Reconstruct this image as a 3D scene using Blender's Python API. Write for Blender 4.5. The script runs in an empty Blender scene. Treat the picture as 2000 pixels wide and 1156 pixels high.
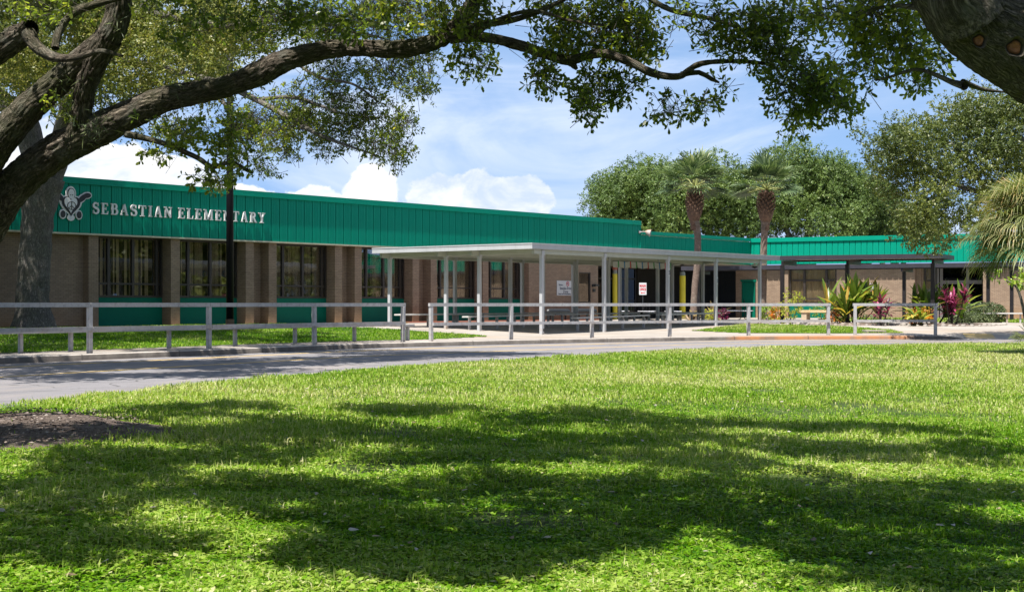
import bpy, math, random
import numpy as np
from mathutils import Vector, Matrix

scene = bpy.context.scene
# ------------------------------------------------------------------ camera
FPX = 2900.0
HOR = 594.0
cam_d = bpy.data.cameras.new("camera")
cam = bpy.data.objects.new("camera", cam_d)
scene.collection.objects.link(cam)
cam.location = (0, 0, 1.0)
cam.rotation_euler = (math.radians(90), 0, 0)
cam_d.sensor_width = 36
cam_d.lens = FPX / 2000 * 36
cam_d.shift_y = 16 / 2000
cam_d.clip_start = 0.1
cam_d.clip_end = 6000
scene.camera = cam
# ------------------------------------------------------------------ light
SUN_EL = math.radians(66)
SUN_AZ = (-0.516, -0.857)
SKY_K = 0.052
scene.view_settings.view_transform = 'Standard'
scene.view_settings.look = 'None'
scene.view_settings.exposure = 1.05
scene.view_settings.gamma = 1
sun_d = bpy.data.lights.new("sun", 'SUN')
sun_d.energy = 5.0
sun_d.angle = math.radians(0.5)
sun_d.color = (1.0, 0.95, 0.87)
sun = bpy.data.objects.new("sun", sun_d)
scene.collection.objects.link(sun)
tos = Vector((SUN_AZ[0]*math.cos(SUN_EL), SUN_AZ[1]*math.cos(SUN_EL), math.sin(SUN_EL))).normalized()
sun.rotation_euler = (-tos).to_track_quat('-Z', 'Y').to_euler()


class NT:
    """tiny node-tree helper"""
    def __init__(s, tree):
        s.t = tree
        s.n = tree.nodes
    def new(s, typ, **kw):
        nd = s.n.new(typ)
        for k, v in kw.items():
            if k.startswith('i_'):
                key = k[2:]
                key = int(key) if key.isdigit() else key.replace('_', ' ')
                nd.inputs[key].default_value = v
            else:
                setattr(nd, k, v)
        return nd
    def link(s, a, b):
        s.t.links.new(a, b)
    def math(s, op, a, b=None, c=None, clamp=False):
        nd = s.n.new('ShaderNodeMath')
        nd.operation = op
        nd.use_clamp = clamp
        for i, v in enumerate((a, b, c)):
            if v is None:
                continue
            if hasattr(v, 'is_linked') or hasattr(v, 'links'):
                s.link(v, nd.inputs[i])
            else:
                nd.inputs[i].default_value = v
        return nd.outputs[0]
    def mix(s, f, a, b, blend='MIX'):
        nd = s.n.new('ShaderNodeMix')
        nd.data_type = 'RGBA'
        nd.blend_type = blend
        for idx, v in ((0, f), (6, a), (7, b)):
            if hasattr(v, 'links'):
                s.link(v, nd.inputs[idx])
            elif idx == 0:
                nd.inputs[0].default_value = v
            else:
                nd.inputs[idx].default_value = (*v, 1)
        return nd.outputs[2]
    def ramp(s, f, stops):
        nd = s.n.new('ShaderNodeValToRGB')
        e = nd.color_ramp.elements
        while len(e) < len(stops):
            e.new(0.5)
        for el, (p, c) in zip(e, stops):
            el.position = p
            el.color = (*c, 1) if len(c) == 3 else c
        s.link(f, nd.inputs[0])
        return nd.outputs[0]
    def noise(s, vec, scale, detail=4, rough=0.55, dist=0.0):
        nd = s.n.new('ShaderNodeTexNoise')
        nd.inputs['Scale'].default_value = scale
        nd.inputs['Detail'].default_value = detail
        nd.inputs['Roughness'].default_value = rough
        nd.inputs['Distortion'].default_value = dist
        if vec is not None:
            s.link(vec, nd.inputs['Vector'])
        return nd.outputs['Fac']
    def mapr(s, f, a, b, c=0.0, d=1.0, smooth=False):
        nd = s.n.new('ShaderNodeMapRange')
        if smooth:
            nd.interpolation_type = 'SMOOTHSTEP'
        s.link(f, nd.inputs[0])
        for i, v in enumerate((a, b, c, d)):
            nd.inputs[i+1].default_value = v
        return nd.outputs[0]
    def comb(s, x, y, z=0.0):
        nd = s.n.new('ShaderNodeCombineXYZ')
        for i, v in enumerate((x, y, z)):
            if hasattr(v, 'links'):
                s.link(v, nd.inputs[i])
            else:
                nd.inputs[i].default_value = v
        return nd.outputs[0]


world = bpy.data.worlds.new("World")
scene.world = world
world.use_nodes = True
w = NT(world.node_tree)
for nd in list(w.n):
    w.n.remove(nd)
sky = w.new('ShaderNodeTexSky', sky_type='NISHITA', sun_disc=False, sun_elevation=SUN_EL,
            sun_rotation=math.atan2(SUN_AZ[0], SUN_AZ[1]), air_density=1.0, dust_density=0.6, ozone_density=1.3)
tc = w.new('ShaderNodeTexCoord')
sp = w.new('ShaderNodeSeparateXYZ')
w.link(tc.outputs['Generated'], sp.inputs[0])
X, Y, Z = sp.outputs
az = w.math('ARCTAN2', X, Y)
el = w.math('ARCSINE', Z)
# wispy high clouds
v1 = w.comb(w.math('MULTIPLY', az, 4.0), w.math('MULTIPLY', el, 16.0), 0.3)
n1 = w.noise(v1, 1.0, 7, 0.6, 0.8)
v2 = w.comb(w.math('MULTIPLY', az, 1.4), w.math('MULTIPLY', el, 2.6), 4.1)
n2 = w.noise(v2, 1.6, 3, 0.5)
wisp = w.math('MULTIPLY', w.mapr(n1, 0.38, 0.66, 0, 1, True), w.mapr(n2, 0.30, 0.52, 0.25, 1, True), clamp=True)
v4 = w.comb(w.math('MULTIPLY', az, 18.0), w.math('MULTIPLY', el, 30.0), 7.7)
n4 = w.noise(v4, 1.0, 6, 0.6, 0.4)
# cumulus bank: placed puffs by direction
v3 = w.comb(w.math('MULTIPLY', az, 26.0), w.math('MULTIPLY', el, 30.0), 1.7)
n3 = w.noise(v3, 1.0, 8, 0.62, 0.2)
def puff(a0, e0, ra, re):
    da = w.math('DIVIDE', w.math('SUBTRACT', az, a0), ra)
    de = w.math('DIVIDE', w.math('SUBTRACT', el, e0), re)
    r2 = w.math('ADD', w.math('MULTIPLY', da, da), w.math('MULTIPLY', de, de))
    return w.math('SUBTRACT', 1.0, w.math('SQRT', r2))
def A(px): return math.atan((px-1000)/FPX)
def E(py): return math.atan((HOR-py)/FPX)
acc = None
for (px, py, rx, ry) in ((850, 400, 80, 74), (930, 396, 90, 72), (1015, 402, 76, 64), (725, 385, 70, 88), (600, 400, 90, 50),
                         (330, 350, 110, 50), (200, 335, 110, 62), (470, 395, 120, 40), (1120, 470, 90, 40), (40, 330, 160, 90),
                         (-300, 350, 300, 120), (2500, 430, 400, 60), (780, 430, 300, 38)):
    p = puff(A(px), E(py), rx/FPX, ry/FPX)
    acc = p if acc is None else w.math('MAXIMUM', acc, p)
cfield = w.math('ADD', acc, w.math('MULTIPLY', w.math('SUBTRACT', n3, 0.5), 1.5))
cum = w.mapr(cfield, 0.12, 0.24, 0, 1, True)
ccol = w.ramp(n4, [(0.36, (0.34, 0.40, 0.50)), (0.56, (0.57, 0.57, 0.57))])
skyc = w.new('ShaderNodeVectorMath', operation='SCALE')
w.link(sky.outputs[0], skyc.inputs[0])
skyc.inputs[3].default_value = SKY_K
# pale milky veil in the lower sky
veil = w.mapr(el, 0.0, 0.45, 0.78, 0.10)
base = w.mix(veil, skyc.outputs[0], (0.15, 0.28, 0.55))
hz = w.math('MULTIPLY', w.mapr(puff(A(1080), E(240), 620/FPX, 210/FPX), 0.0, 0.8, 0, 1, True), w.mapr(n2, 0.25, 0.6, 0.35, 1, True))
hz = w.math('MULTIPLY', hz, w.mapr(n4, 0.3, 0.6, 0.45, 1.0))
c1 = w.mix(w.math('ADD', w.math('MULTIPLY', wisp, 0.75), w.math('MULTIPLY', hz, 0.42), clamp=True), base, (0.42, 0.47, 0.56))
c2 = w.mix(cum, c1, ccol)
bg = w.new('ShaderNodeBackground')
w.link(c2, bg.inputs[0])
out = w.new('ShaderNodeOutputWorld')
w.link(bg.outputs[0], out.inputs[0])

scene.render.engine = 'CYCLES'
scene.cycles.max_bounces = 8
scene.cycles.transparent_max_bounces = 12
scene.cycles.use_denoising = True

rng = np.random.default_rng(7)
random.seed(7)
R = math.radians

# ------------------------------------------------------------------ maths helpers
def P(px, py, Y):
    return Vector(((px-1000)/FPX*Y, Y, 1+(HOR-py)/FPX*Y))

def sstep(t):
    t = np.clip(t, 0, 1)
    return t*t*(3-2*t)

def vnoise(p, seed=0):
    """value noise, p (...,3) -> 0..1"""
    p = np.asarray(p, float)
    i = np.floor(p).astype(np.int64)
    f = p-i
    f = f*f*(3-2*f)
    def h(a, b, c):
        n = (a*374761393+b*668265263+c*2147483647+seed*1274126177) & 0xffffffff
        n = ((n ^ (n >> 13))*1274126177) & 0xffffffff
        n = ((n ^ (n >> 16))*2246822519) & 0xffffffff
        return ((n ^ (n >> 15)) & 0xffffff)/float(0xffffff)
    r = 0
    for dx in (0, 1):
        for dy in (0, 1):
            for dz in (0, 1):
                wx = f[..., 0] if dx else 1-f[..., 0]
                wy = f[..., 1] if dy else 1-f[..., 1]
                wz = f[..., 2] if dz else 1-f[..., 2]
                r = r+wx*wy*wz*h(i[..., 0]+dx, i[..., 1]+dy, i[..., 2]+dz)
    return r

def catmull(pts, step):
    """pts: (n,k) array -> resampled smooth curve"""
    pts = np.asarray(pts, float)
    q = np.vstack([2*pts[0]-pts[1], pts, 2*pts[-1]-pts[-2]])
    outp = []
    for i in range(1, len(q)-2):
        L = np.linalg.norm(q[i+1][:3]-q[i][:3])
        n = max(1, int(round(L/step)))
        t = (np.arange(n)/n)[:, None]
        a, b, c, d = q[i-1], q[i], q[i+1], q[i+2]
        outp.append(0.5*((2*b)+(-a+c)*t+(2*a-5*b+4*c-d)*t**2+(-a+3*b-3*c+d)*t**3))
    outp.append(pts[-1:])
    return np.vstack(outp)

# ------------------------------------------------------------------ linking helpers
def new_mesh(name, V, F, mat=None, parent=None, uv=None, smooth=False, M=None):
    me = bpy.data.meshes.new(name)
    me.from_pydata([tuple(v) for v in V], [], F)
    if uv is not None:
        l = me.uv_layers.new(name="UVMap")
        l.data.foreach_set('uv', np.asarray(uv, np.float32).ravel())
    if smooth:
        me.polygons.foreach_set('use_smooth', [True]*len(me.polygons))
    if mat:
        me.materials.append(mat)
    me.update()
    return link(name, me, parent, M)

def np_mesh(name, V, faces, mat=None, parent=None, uv=None, smooth=False, fattr=None, M=None):
    """faces (n,k) array of equal size faces"""
    me = bpy.data.meshes.new(name)
    V = np.ascontiguousarray(V, np.float32)
    faces = np.ascontiguousarray(faces, np.int32)
    n, k = faces.shape
    me.vertices.add(len(V))
    me.vertices.foreach_set('co', V.ravel())
    me.loops.add(n*k)
    me.loops.foreach_set('vertex_index', faces.ravel())
    me.polygons.add(n)
    me.polygons.foreach_set('loop_start', np.arange(0, n*k, k, dtype=np.int32))
    if smooth:
        me.polygons.foreach_set('use_smooth', np.ones(n, bool))
    if uv is not None:
        l = me.uv_layers.new(name="UVMap")
        l.data.foreach_set('uv', np.ascontiguousarray(uv, np.float32).ravel())
    if fattr:
        for key, arr in fattr.items():
            at = me.attributes.new(key, 'FLOAT', 'FACE')
            at.data.foreach_set('value', np.ascontiguousarray(arr, np.float32))
    me.update(calc_edges=True)
    if mat:
        me.materials.append(mat)
    return link(name, me, parent, M)

def link(name, data, parent=None, M=None):
    o = bpy.data.objects.new(name, data)
    scene.collection.objects.link(o)
    if parent:
        o.parent = parent
    if M is not None:
        o.matrix_basis = M
    return o

def tag(o, label=None, cat=None, group=None, kind=None):
    if label: o['label'] = label
    if cat: o['category'] = cat
    if group: o['group'] = group
    if kind: o['kind'] = kind
    return o

def empty(name, loc=(0, 0, 0), rz=0, label=None, cat=None, group=None):
    o = link(name, None)
    o.location = loc
    o.rotation_euler = (0, 0, rz)
    return tag(o, label, cat, group)

def copy_tree(o, parent=None):
    c = o.copy()
    scene.collection.objects.link(c)
    if parent: c.parent = parent
    for ch in o.children:
        copy_tree(ch, c)
    return c

class MB:
    def __init__(s):
        s.v = []; s.f = []
    def box(s, x0, x1, y0, y1, z0, z1):
        b = len(s.v)
        s.v += [(x0, y0, z0), (x1, y0, z0), (x1, y1, z0), (x0, y1, z0), (x0, y0, z1), (x1, y0, z1), (x1, y1, z1), (x0, y1, z1)]
        s.f += [tuple(b+i for i in q) for q in ((0, 3, 2, 1), (4, 5, 6, 7), (0, 1, 5, 4), (1, 2, 6, 5), (2, 3, 7, 6), (3, 0, 4, 7))]
        return s
    def bar(s, a, b_, wd, ht):
        """box beam between two points"""
        a = Vector(a); b_ = Vector(b_)
        d = (b_-a).normalized()
        up = Vector((0, 0, 1)) if abs(d.z) < 0.95 else Vector((1, 0, 0))
        sd = d.cross(up).normalized()*wd/2
        u = sd.cross(d).normalized()*ht/2
        b = len(s.v)
        for p in (a, b_):
            for k in (-sd-u, sd-u, sd+u, -sd+u):
                s.v.append(tuple(p+k))
        s.f += [tuple(b+i for i in q) for q in ((0, 1, 2, 3), (7, 6, 5, 4), (0, 4, 5, 1), (1, 5, 6, 2), (2, 6, 7, 3), (3, 7, 4, 0))]
        return s
    def tube(s, pts, rad, n=10, cap=True):
        pts = [Vector(p) for p in pts]
        if not hasattr(rad, '__len__'): rad = [rad]*len(pts)
        b = len(s.v)
        prev = None
        for i, p in enumerate(pts):
            d = (pts[min(i+1, len(pts)-1)]-pts[max(i-1, 0)]).normalized()
            if prev is None:
                prev = d.cross(Vector((0.1, 1, 0.05))) if abs(d.z) > 0.9 else d.cross(Vector((0, 0, 1)))
                prev.normalize()
            sd = (prev-d*prev.dot(d)).normalized()
            prev = sd
            u = d.cross(sd)
            for k in range(n):
                a = 2*math.pi*k/n
                s.v.append(tuple(p+(sd*math.cos(a)+u*math.sin(a))*rad[i]))
        for i in range(len(pts)-1):
            for k in range(n):
                s.f.append((b+i*n+k, b+i*n+(k+1) % n, b+(i+1)*n+(k+1) % n, b+(i+1)*n+k))
        if cap:
            s.f.append(tuple(b+k for k in range(n))[::-1])
            s.f.append(tuple(b+(len(pts)-1)*n+k for k in range(n)))
        return s
    def prism(s, poly, y0, y1):
        """poly in XZ, extruded along y (y0 front)"""
        b = len(s.v); n = len(poly)
        for (x, z) in poly: s.v.append((x, y0, z))
        for (x, z) in poly: s.v.append((x, y1, z))
        s.f.append(tuple(range(b, b+n)))
        s.f.append(tuple(range(b+2*n-1, b+n-1, -1)))
        for i in range(n):
            j = (i+1) % n
            s.f.append((b+j, b+i, b+n+i, b+n+j))
        return s
    def obj(s, name, mat, parent=None, M=None, bevel=0.0, smooth=False):
        o = new_mesh(name, s.v, s.f, mat, parent, smooth=smooth, M=M)
        if bevel:
            md = o.modifiers.new('bevel', 'BEVEL')
            md.width = bevel; md.segments = 2; md.limit_method = 'ANGLE'
        return o

# ------------------------------------------------------------------ materials
def mat_base(name):
    m = bpy.data.materials.new(name)
    m.use_nodes = True
    t = NT(m.node_tree)
    b = t.n['Principled BSDF']
    return m, t, b

def mat_paint(name, col, rough=0.5, var=0.12, scale=3.0, bump=0.0, bscale=40, metal=0.0, dirt=None, dirtamt=0.5, spec=0.5, streak=False, rust=0.0):
    m, t, b = mat_base(name)
    tcn = t.new('ShaderNodeTexCoord').outputs['Object']
    if streak:
        mp = t.new('ShaderNodeMapping'); mp.inputs['Scale'].default_value = (1, 1, 0.12)
        t.link(tcn, mp.inputs[0]); vec = mp.outputs[0]
    else:
        vec = tcn
    n = t.noise(vec, scale, 6, 0.6)
    lo = tuple(c*(1-var) for c in col); hi = tuple(min(1, c*(1+var)) for c in col)
    c = t.ramp(n, [(0.3, lo), (0.7, hi)])
    if dirt:
        nn = t.noise(vec, scale*2.7, 8, 0.7)
        c = t.mix(t.mapr(nn, 0.5, 0.72, 0, dirtamt), c, dirt)
    if rust:
        zz = t.new('ShaderNodeSeparateXYZ'); t.link(tcn, zz.inputs[0])
        rz = t.math('MULTIPLY', t.mapr(zz.outputs[2], 0.15, 0.75, 1, 0), t.mapr(t.noise(tcn, 1.3, 6, 0.7), 0.45, 0.62))
        c = t.mix(t.math('MULTIPLY', rz, rust), c, (0.32, 0.17, 0.06))
    t.link(c, b.inputs['Base Color'])
    b.inputs['Roughness'].default_value = rough
    b.inputs['Metallic'].default_value = metal
    b.inputs['Specular IOR Level'].default_value = spec
    if bump:
        bn = t.new('ShaderNodeBump'); bn.inputs['Strength'].default_value = bump; bn.inputs['Distance'].default_value = 0.01
        t.link(t.noise(tcn, bscale, 5), bn.inputs['Height'])
        t.link(bn.outputs[0], b.inputs['Normal'])
    return m

def mat_brick():
    m, t, b = mat_base('brick')
    o = t.new('ShaderNodeTexCoord').outputs['Object']
    s_ = t.new('ShaderNodeSeparateXYZ'); t.link(o, s_.inputs[0])
    v = t.comb(t.math('ADD', s_.outputs[0], s_.outputs[1]), s_.outputs[2], 0)
    br = t.new('ShaderNodeTexBrick')
    t.link(v, br.inputs['Vector'])
    br.inputs['Color1'].default_value = (0.30, 0.215, 0.15, 1)
    br.inputs['Color2'].default_value = (0.24, 0.165, 0.115, 1)
    br.inputs['Mortar'].default_value = (0.14, 0.112, 0.085, 1)
    br.inputs['Scale'].default_value = 1.0
    br.inputs['Mortar Size'].default_value = 0.006
    br.inputs['Brick Width'].default_value = 0.203
    br.inputs['Row Height'].default_value = 0.0677
    n = t.noise(o, 1.1, 4)
    c = t.mix(1.0, br.outputs['Color'], t.ramp(n, [(0.3, (0.86, 0.86, 0.86)), (0.7, (1.1, 1.1, 1.08))]), 'MULTIPLY')
    # rusty sprinkler staining near the ground
    st = t.math('MULTIPLY', t.mapr(s_.outputs[2], 0.2, 1.0, 0.7, 0.0), t.mapr(t.noise(o, 0.8, 5), 0.35, 0.6, 0.2, 1))
    c = t.mix(st, c, (0.30, 0.17, 0.07))
    t.link(c, b.inputs['Base Color'])
    b.inputs['Roughness'].default_value = 0.85
    bn = t.new('ShaderNodeBump'); bn.inputs['Strength'].default_value = 0.6; bn.inputs['Distance'].default_value = 0.006
    t.link(t.math('SUBTRACT', 1.0, br.outputs['Fac']), bn.inputs['Height'])
    t.link(bn.outputs[0], b.inputs['Normal'])
    return m

def mat_glass(name, tint=(0.25, 0.24, 0.2), k=1.0):
    m, t, b = mat_base(name)
    t.n.remove(b)
    o = t.n['Material Output']
    tr = t.new('ShaderNodeBsdfTransparent'); tr.inputs[0].default_value = (*tint, 1)
    gl = t.new('ShaderNodeBsdfGlossy'); gl.inputs['Roughness'].default_value = 0.015
    gl.inputs['Color'].default_value = (0.9, 0.92, 0.95, 1)
    fr = t.new('ShaderNodeFresnel'); fr.inputs[0].default_value = 1.6
    bn = t.new('ShaderNodeBump'); bn.inputs['Strength'].default_value = 0.08; bn.inputs['Distance'].default_value = 0.02
    t.link(t.noise(t.new('ShaderNodeTexCoord').outputs['Object'], 1.5, 2), bn.inputs['Height'])
    t.link(bn.outputs[0], gl.inputs['Normal'])
    mx = t.new('ShaderNodeMixShader')
    t.link(t.math('ADD', t.math('MULTIPLY', fr.outputs[0], k), 0.02*k, clamp=True), mx.inputs[0])
    t.link(tr.outputs[0], mx.inputs[1]); t.link(gl.outputs[0], mx.inputs[2])
    t.link(mx.outputs[0], o.inputs[0])
    return m

def mat_leaf(name, stops, rough=0.45, trans=0.35, tcol=1.5, spec=0.4):
    m, t, b = mat_base(name)
    at = t.new('ShaderNodeAttribute', attribute_name='tint')
    c = t.ramp(at.outputs['Fac'], stops)
    t.link(c, b.inputs['Base Color'])
    b.inputs['Roughness'].default_value = rough
    b.inputs['Specular IOR Level'].default_value = spec
    tl = t.new('ShaderNodeBsdfTranslucent')
    cc = t.mix(1.0, c, (tcol*1.05, tcol*1.1, tcol*0.5), 'MULTIPLY')
    t.link(cc, tl.inputs[0])
    mx = t.new('ShaderNodeMixShader'); mx.inputs[0].default_value = trans
    t.link(b.outputs[0], mx.inputs[1]); t.link(tl.outputs[0], mx.inputs[2])
    t.link(mx.outputs[0], t.n['Material Output'].inputs[0])
    return m

def mat_bark(name, dark, light, moss=0.4, sx=26.0, sy=9.0, bump=0.9, dist=0.03):
    m, t, b = mat_base(name)
    uv = t.new('ShaderNodeUVMap').outputs[0]
    o = t.new('ShaderNodeTexCoord').outputs['Object']
    mp = t.new('ShaderNodeMapping'); mp.inputs['Scale'].default_value = (sx, sy, 1)
    wn = t.new('ShaderNodeTexNoise'); wn.inputs['Scale'].default_value = 5.0; wn.inputs['Detail'].default_value = 5.0
    t.link(uv, wn.inputs['Vector'])
    ad = t.new('ShaderNodeVectorMath', operation='MULTIPLY_ADD')
    t.link(wn.outputs['Color'], ad.inputs[0]); ad.inputs[1].default_value = (0.12, 0.40, 0); t.link(uv, ad.inputs[2])
    t.link(ad.outputs[0], mp.inputs[0])
    vo = t.new('ShaderNodeTexVoronoi', feature='DISTANCE_TO_EDGE')
    t.link(mp.outputs[0], vo.inputs['Vector']); vo.inputs['Scale'].default_value = 1.0
    r1 = t.math('ABSOLUTE', t.math('SUBTRACT', t.math('MULTIPLY', t.noise(mp.outputs[0], 0.9, 6, 0.65), 2.0), 1.0))
    r2 = t.math('ABSOLUTE', t.math('SUBTRACT', t.math('MULTIPLY', t.noise(mp.outputs[0], 2.3, 6, 0.7), 2.0), 1.0))
    ridge = t.math('MULTIPLY', t.mapr(vo.outputs['Distance'], 0.0, 0.30, 0.35, 1), t.mapr(r1, 0.02, 0.30, 0.25, 1))
    fine = t.math('ADD', t.math('MULTIPLY', t.mapr(r2, 0.0, 0.35), 0.6), t.math('MULTIPLY', t.noise(mp.outputs[0], 7.0, 8, 0.75), 0.4))
    h = t.math('ADD', ridge, t.math('MULTIPLY', fine, 0.55))
    c = t.mix(t.mapr(h, 0.25, 1.25), dark, light)
    lich = t.noise(o, 5.0, 8, 0.7)
    c = t.mix(t.mapr(lich, 0.52, 0.72, 0, 0.55), c, (0.24, 0.25, 0.21))
    ge = t.new('ShaderNodeNewGeometry')
    sz = t.new('ShaderNodeSeparateXYZ'); t.link(ge.outputs['Normal'], sz.inputs[0])
    ms = t.math('MULTIPLY', t.mapr(t.noise(o, 2.3, 6), 0.4, 0.6), moss)
    c = t.mix(ms, c, (0.055, 0.075, 0.022))
    t.link(c, b.inputs['Base Color'])
    b.inputs['Roughness'].default_value = 0.95
    b.inputs['Specular IOR Level'].default_value = 0.2
    bn = t.new('ShaderNodeBump'); bn.inputs['Strength'].default_value = bump; bn.inputs['Distance'].default_value = dist
    t.link(h, bn.inputs['Height']); t.link(bn.outputs[0], b.inputs['Normal'])
    return m

def mat_ground(name, stops, scale=1.0, fine=60, bump=0.4, rough=0.9, fineamt=0.35, stain=None, bd=0.01):
    m, t, b = mat_base(name)
    o = t.new('ShaderNodeTexCoord').outputs['Object']
    n = t.noise(o, scale, 8, 0.6)
    c = t.ramp(n, stops)
    f = t.noise(o, fine, 6, 0.75)
    c = t.mix(fineamt, c, t.ramp(f, [(0.3, (0.35, 0.35, 0.35)), (0.7, (1.5, 1.5, 1.5))]), 'MULTIPLY') if fineamt else c
    if stain:
        c = t.mix(t.mapr(t.noise(o, 0.35, 6, 0.65), 0.48, 0.66, 0, stain[1]), c, stain[0])
    t.link(c, b.inputs['Base Color'])
    b.inputs['Roughness'].default_value = rough
    b.inputs['Specular IOR Level'].default_value = 0.3
    bn = t.new('ShaderNodeBump'); bn.inputs['Strength'].default_value = bump; bn.inputs['Distance'].default_value = bd
    t.link(f, bn.inputs['Height']); t.link(bn.outputs[0], b.inputs['Normal'])
    return m

def mat_asphalt():
    m, t, b = mat_base('asphalt')
    o = t.new('ShaderNodeTexCoord').outputs['Object']
    n = t.noise(o, 0.5, 6, 0.6)
    c = t.ramp(n, [(0.3, (0.145, 0.14, 0.15)), (0.7, (0.20, 0.19, 0.20))])
    f = t.noise(o, 45, 5, 0.8)
    c = t.mix(0.45, c, t.ramp(f, [(0.3, (0.3, 0.3, 0.3)), (0.7, (1.55, 1.55, 1.55))]), 'MULTIPLY')
    # darker tyre-worn stripe and tan dust, following the curve of the drive (uv.y = 0..1 across)
    uv = t.new('ShaderNodeSeparateXYZ'); t.link(t.new('ShaderNodeUVMap').outputs[0], uv.inputs[0])
    st = t.noise(t.comb(t.math('MULTIPLY', uv.outputs[0], 0.15), t.math('MULTIPLY', uv.outputs[1], 9.0), 0), 1.0, 4, 0.5)
    c = t.mix(t.mapr(st, 0.48, 0.64, 0, 0.5), c, (0.25, 0.215, 0.19))
    pt = t.noise(o, 0.9, 3, 0.5)
    c = t.mix(t.mapr(pt, 0.60, 0.66, 0, 0.35), c, (0.09, 0.088, 0.09))
    cr = t.new('ShaderNodeTexVoronoi', feature='DISTANCE_TO_EDGE')
    wv = t.new('ShaderNodeTexNoise'); wv.inputs['Scale'].default_value = 1.2; t.link(o, wv.inputs[0])
    ad = t.new('ShaderNodeVectorMath', operation='MULTIPLY_ADD')
    t.link(wv.outputs['Color'], ad.inputs[0]); ad.inputs[1].default_value = (1.2, 1.2, 0); t.link(o, ad.inputs[2])
    t.link(ad.outputs[0], cr.inputs['Vector']); cr.inputs['Scale'].default_value = 0.22
    c = t.mix(t.mapr(cr.outputs['Distance'], 0.002, 0.006, 0.7, 0), c, (0.05, 0.05, 0.05))
    t.link(c, b.inputs['Base Color'])
    b.inputs['Roughness'].default_value = 0.9
    bn = t.new('ShaderNodeBump'); bn.inputs['Strength'].default_value = 0.5; bn.inputs['Distance'].default_value = 0.008
    t.link(f, bn.inputs['Height']); t.link(bn.outputs[0], b.inputs['Normal'])
    return m

M_brick = mat_brick()
M_green = mat_paint('green_metal', (0.0005, 0.245, 0.163), 0.45, 0.05, 0.8, streak=True, dirt=(0.001, 0.23, 0.15), dirtamt=0.25, spec=0.12)
M_greenpan = mat_paint('green_panel', (0.0005, 0.125, 0.08), 0.5, 0.08, 1.5, spec=0.15)
M_trim = mat_paint('soffit_trim', (0.50, 0.48, 0.36), 0.6)
M_soffit = mat_paint('soffit', (0.40, 0.37, 0.30), 0.8)
M_bronze = mat_paint('bronze_frame', (0.035, 0.027, 0.022), 0.45, 0.2, 4)
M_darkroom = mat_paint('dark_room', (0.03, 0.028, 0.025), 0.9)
M_blind = mat_paint('blind', (0.72, 0.57, 0.36), 0.8, 0.12, 6, streak=True)
M_glass = mat_glass('window_glass', (0.82, 0.81, 0.78), 0.7)
M_glassdk = mat_glass('door_glass', (0.10, 0.10, 0.10), 0.35)
M_white = mat_paint('white_paint', (0.44, 0.455, 0.48), 0.45, 0.06, 2.5, dirt=(0.31, 0.31, 0.30), dirtamt=0.45, streak=True, rust=0.8)
M_cream = mat_paint('cream_beam', (0.40, 0.42, 0.36), 0.5, 0.08, 2)
M_rail = mat_paint('weathered_white', (0.40, 0.40, 0.41), 0.65, 0.12, 4, 0.2, 60, dirt=(0.17, 0.15, 0.145), dirtamt=0.7, rust=0.5)
M_seat = mat_paint('bench_top', (0.56, 0.55, 0.53), 0.6, 0.12, 4, dirt=(0.28, 0.25, 0.22), dirtamt=0.5)
M_darkmetal = mat_paint('dark_canopy_metal', (0.022, 0.019, 0.022), 0.4, 0.15, 3, spec=0.3)
M_darkfascia = mat_paint('dark_fascia', (0.042, 0.041, 0.052), 0.4, 0.12, 2, streak=True, spec=0.3)
M_black = mat_paint('black_vinyl', (0.02, 0.022, 0.025), 0.4)
M_pole = mat_paint('pole_paint', (0.010, 0.009, 0.013), 0.5, 0.2, 3, spec=0.15)
M_yellow = mat_paint('yellow_pad', (0.62, 0.52, 0.03), 0.5, 0.08, 2)
M_redband = mat_paint('red_band', (0.36, 0.10, 0.06), 0.7)
M_greyband = mat_paint('grey_band', (0.22, 0.25, 0.24), 0.5)
M_letter = mat_paint('letter_white', (0.68, 0.68, 0.68), 0.5, 0.06, 4)
M_blacklogo = mat_paint('black_logo', (0.008, 0.008, 0.01), 0.5)
M_sign = mat_paint('sign_white', (0.52, 0.53, 0.54), 0.5, 0.04)
M_red = mat_paint('sign_red', (0.50, 0.02, 0.03), 0.5)
M_ink = mat_paint('sign_ink', (0.03, 0.04, 0.08), 0.5)
M_conc = mat_ground('concrete', [(0.3, (0.25, 0.225, 0.20)), (0.7, (0.35, 0.32, 0.29))], 0.6, 50, 0.3, 0.85, 0.3, ((0.30, 0.22, 0.15), 0.5))
M_kerb = mat_ground('kerb_concrete', [(0.3, (0.13, 0.115, 0.10)), (0.7, (0.27, 0.245, 0.22))], 1.6, 30, 0.5, 0.9, 0.3)
M_asph = mat_asphalt()
M_soil = mat_ground('lawn_soil', [(0.3, (0.035, 0.06, 0.012)), (0.7, (0.075, 0.11, 0.025))], 1.0, 30, 0.8, 1.0, 0.5, bd=0.03)
M_mulch = mat_ground('mulch', [(0.3, (0.10, 0.075, 0.06)), (0.7, (0.23, 0.18, 0.15))], 3, 38, 1.0, 1.0, 0.8, bd=0.05)
M_redmulch = mat_ground('red_mulch', [(0.3, (0.10, 0.03, 0.02)), (0.7, (0.20, 0.07, 0.045))], 3, 40, 1.0, 1.0, 0.5)
M_yline = mat_ground('yellow_line', [(0.38, (0.42, 0.33, 0.20)), (0.6, (0.62, 0.42, 0.12))], 2.0, 30, 0.3, 0.8, 0.35)
M_orange = mat_ground('rust_stain', [(0.35, (0.36, 0.14, 0.05)), (0.65, (0.52, 0.24, 0.09))], 2.0, 30, 0.3, 0.9, 0.3)
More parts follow.
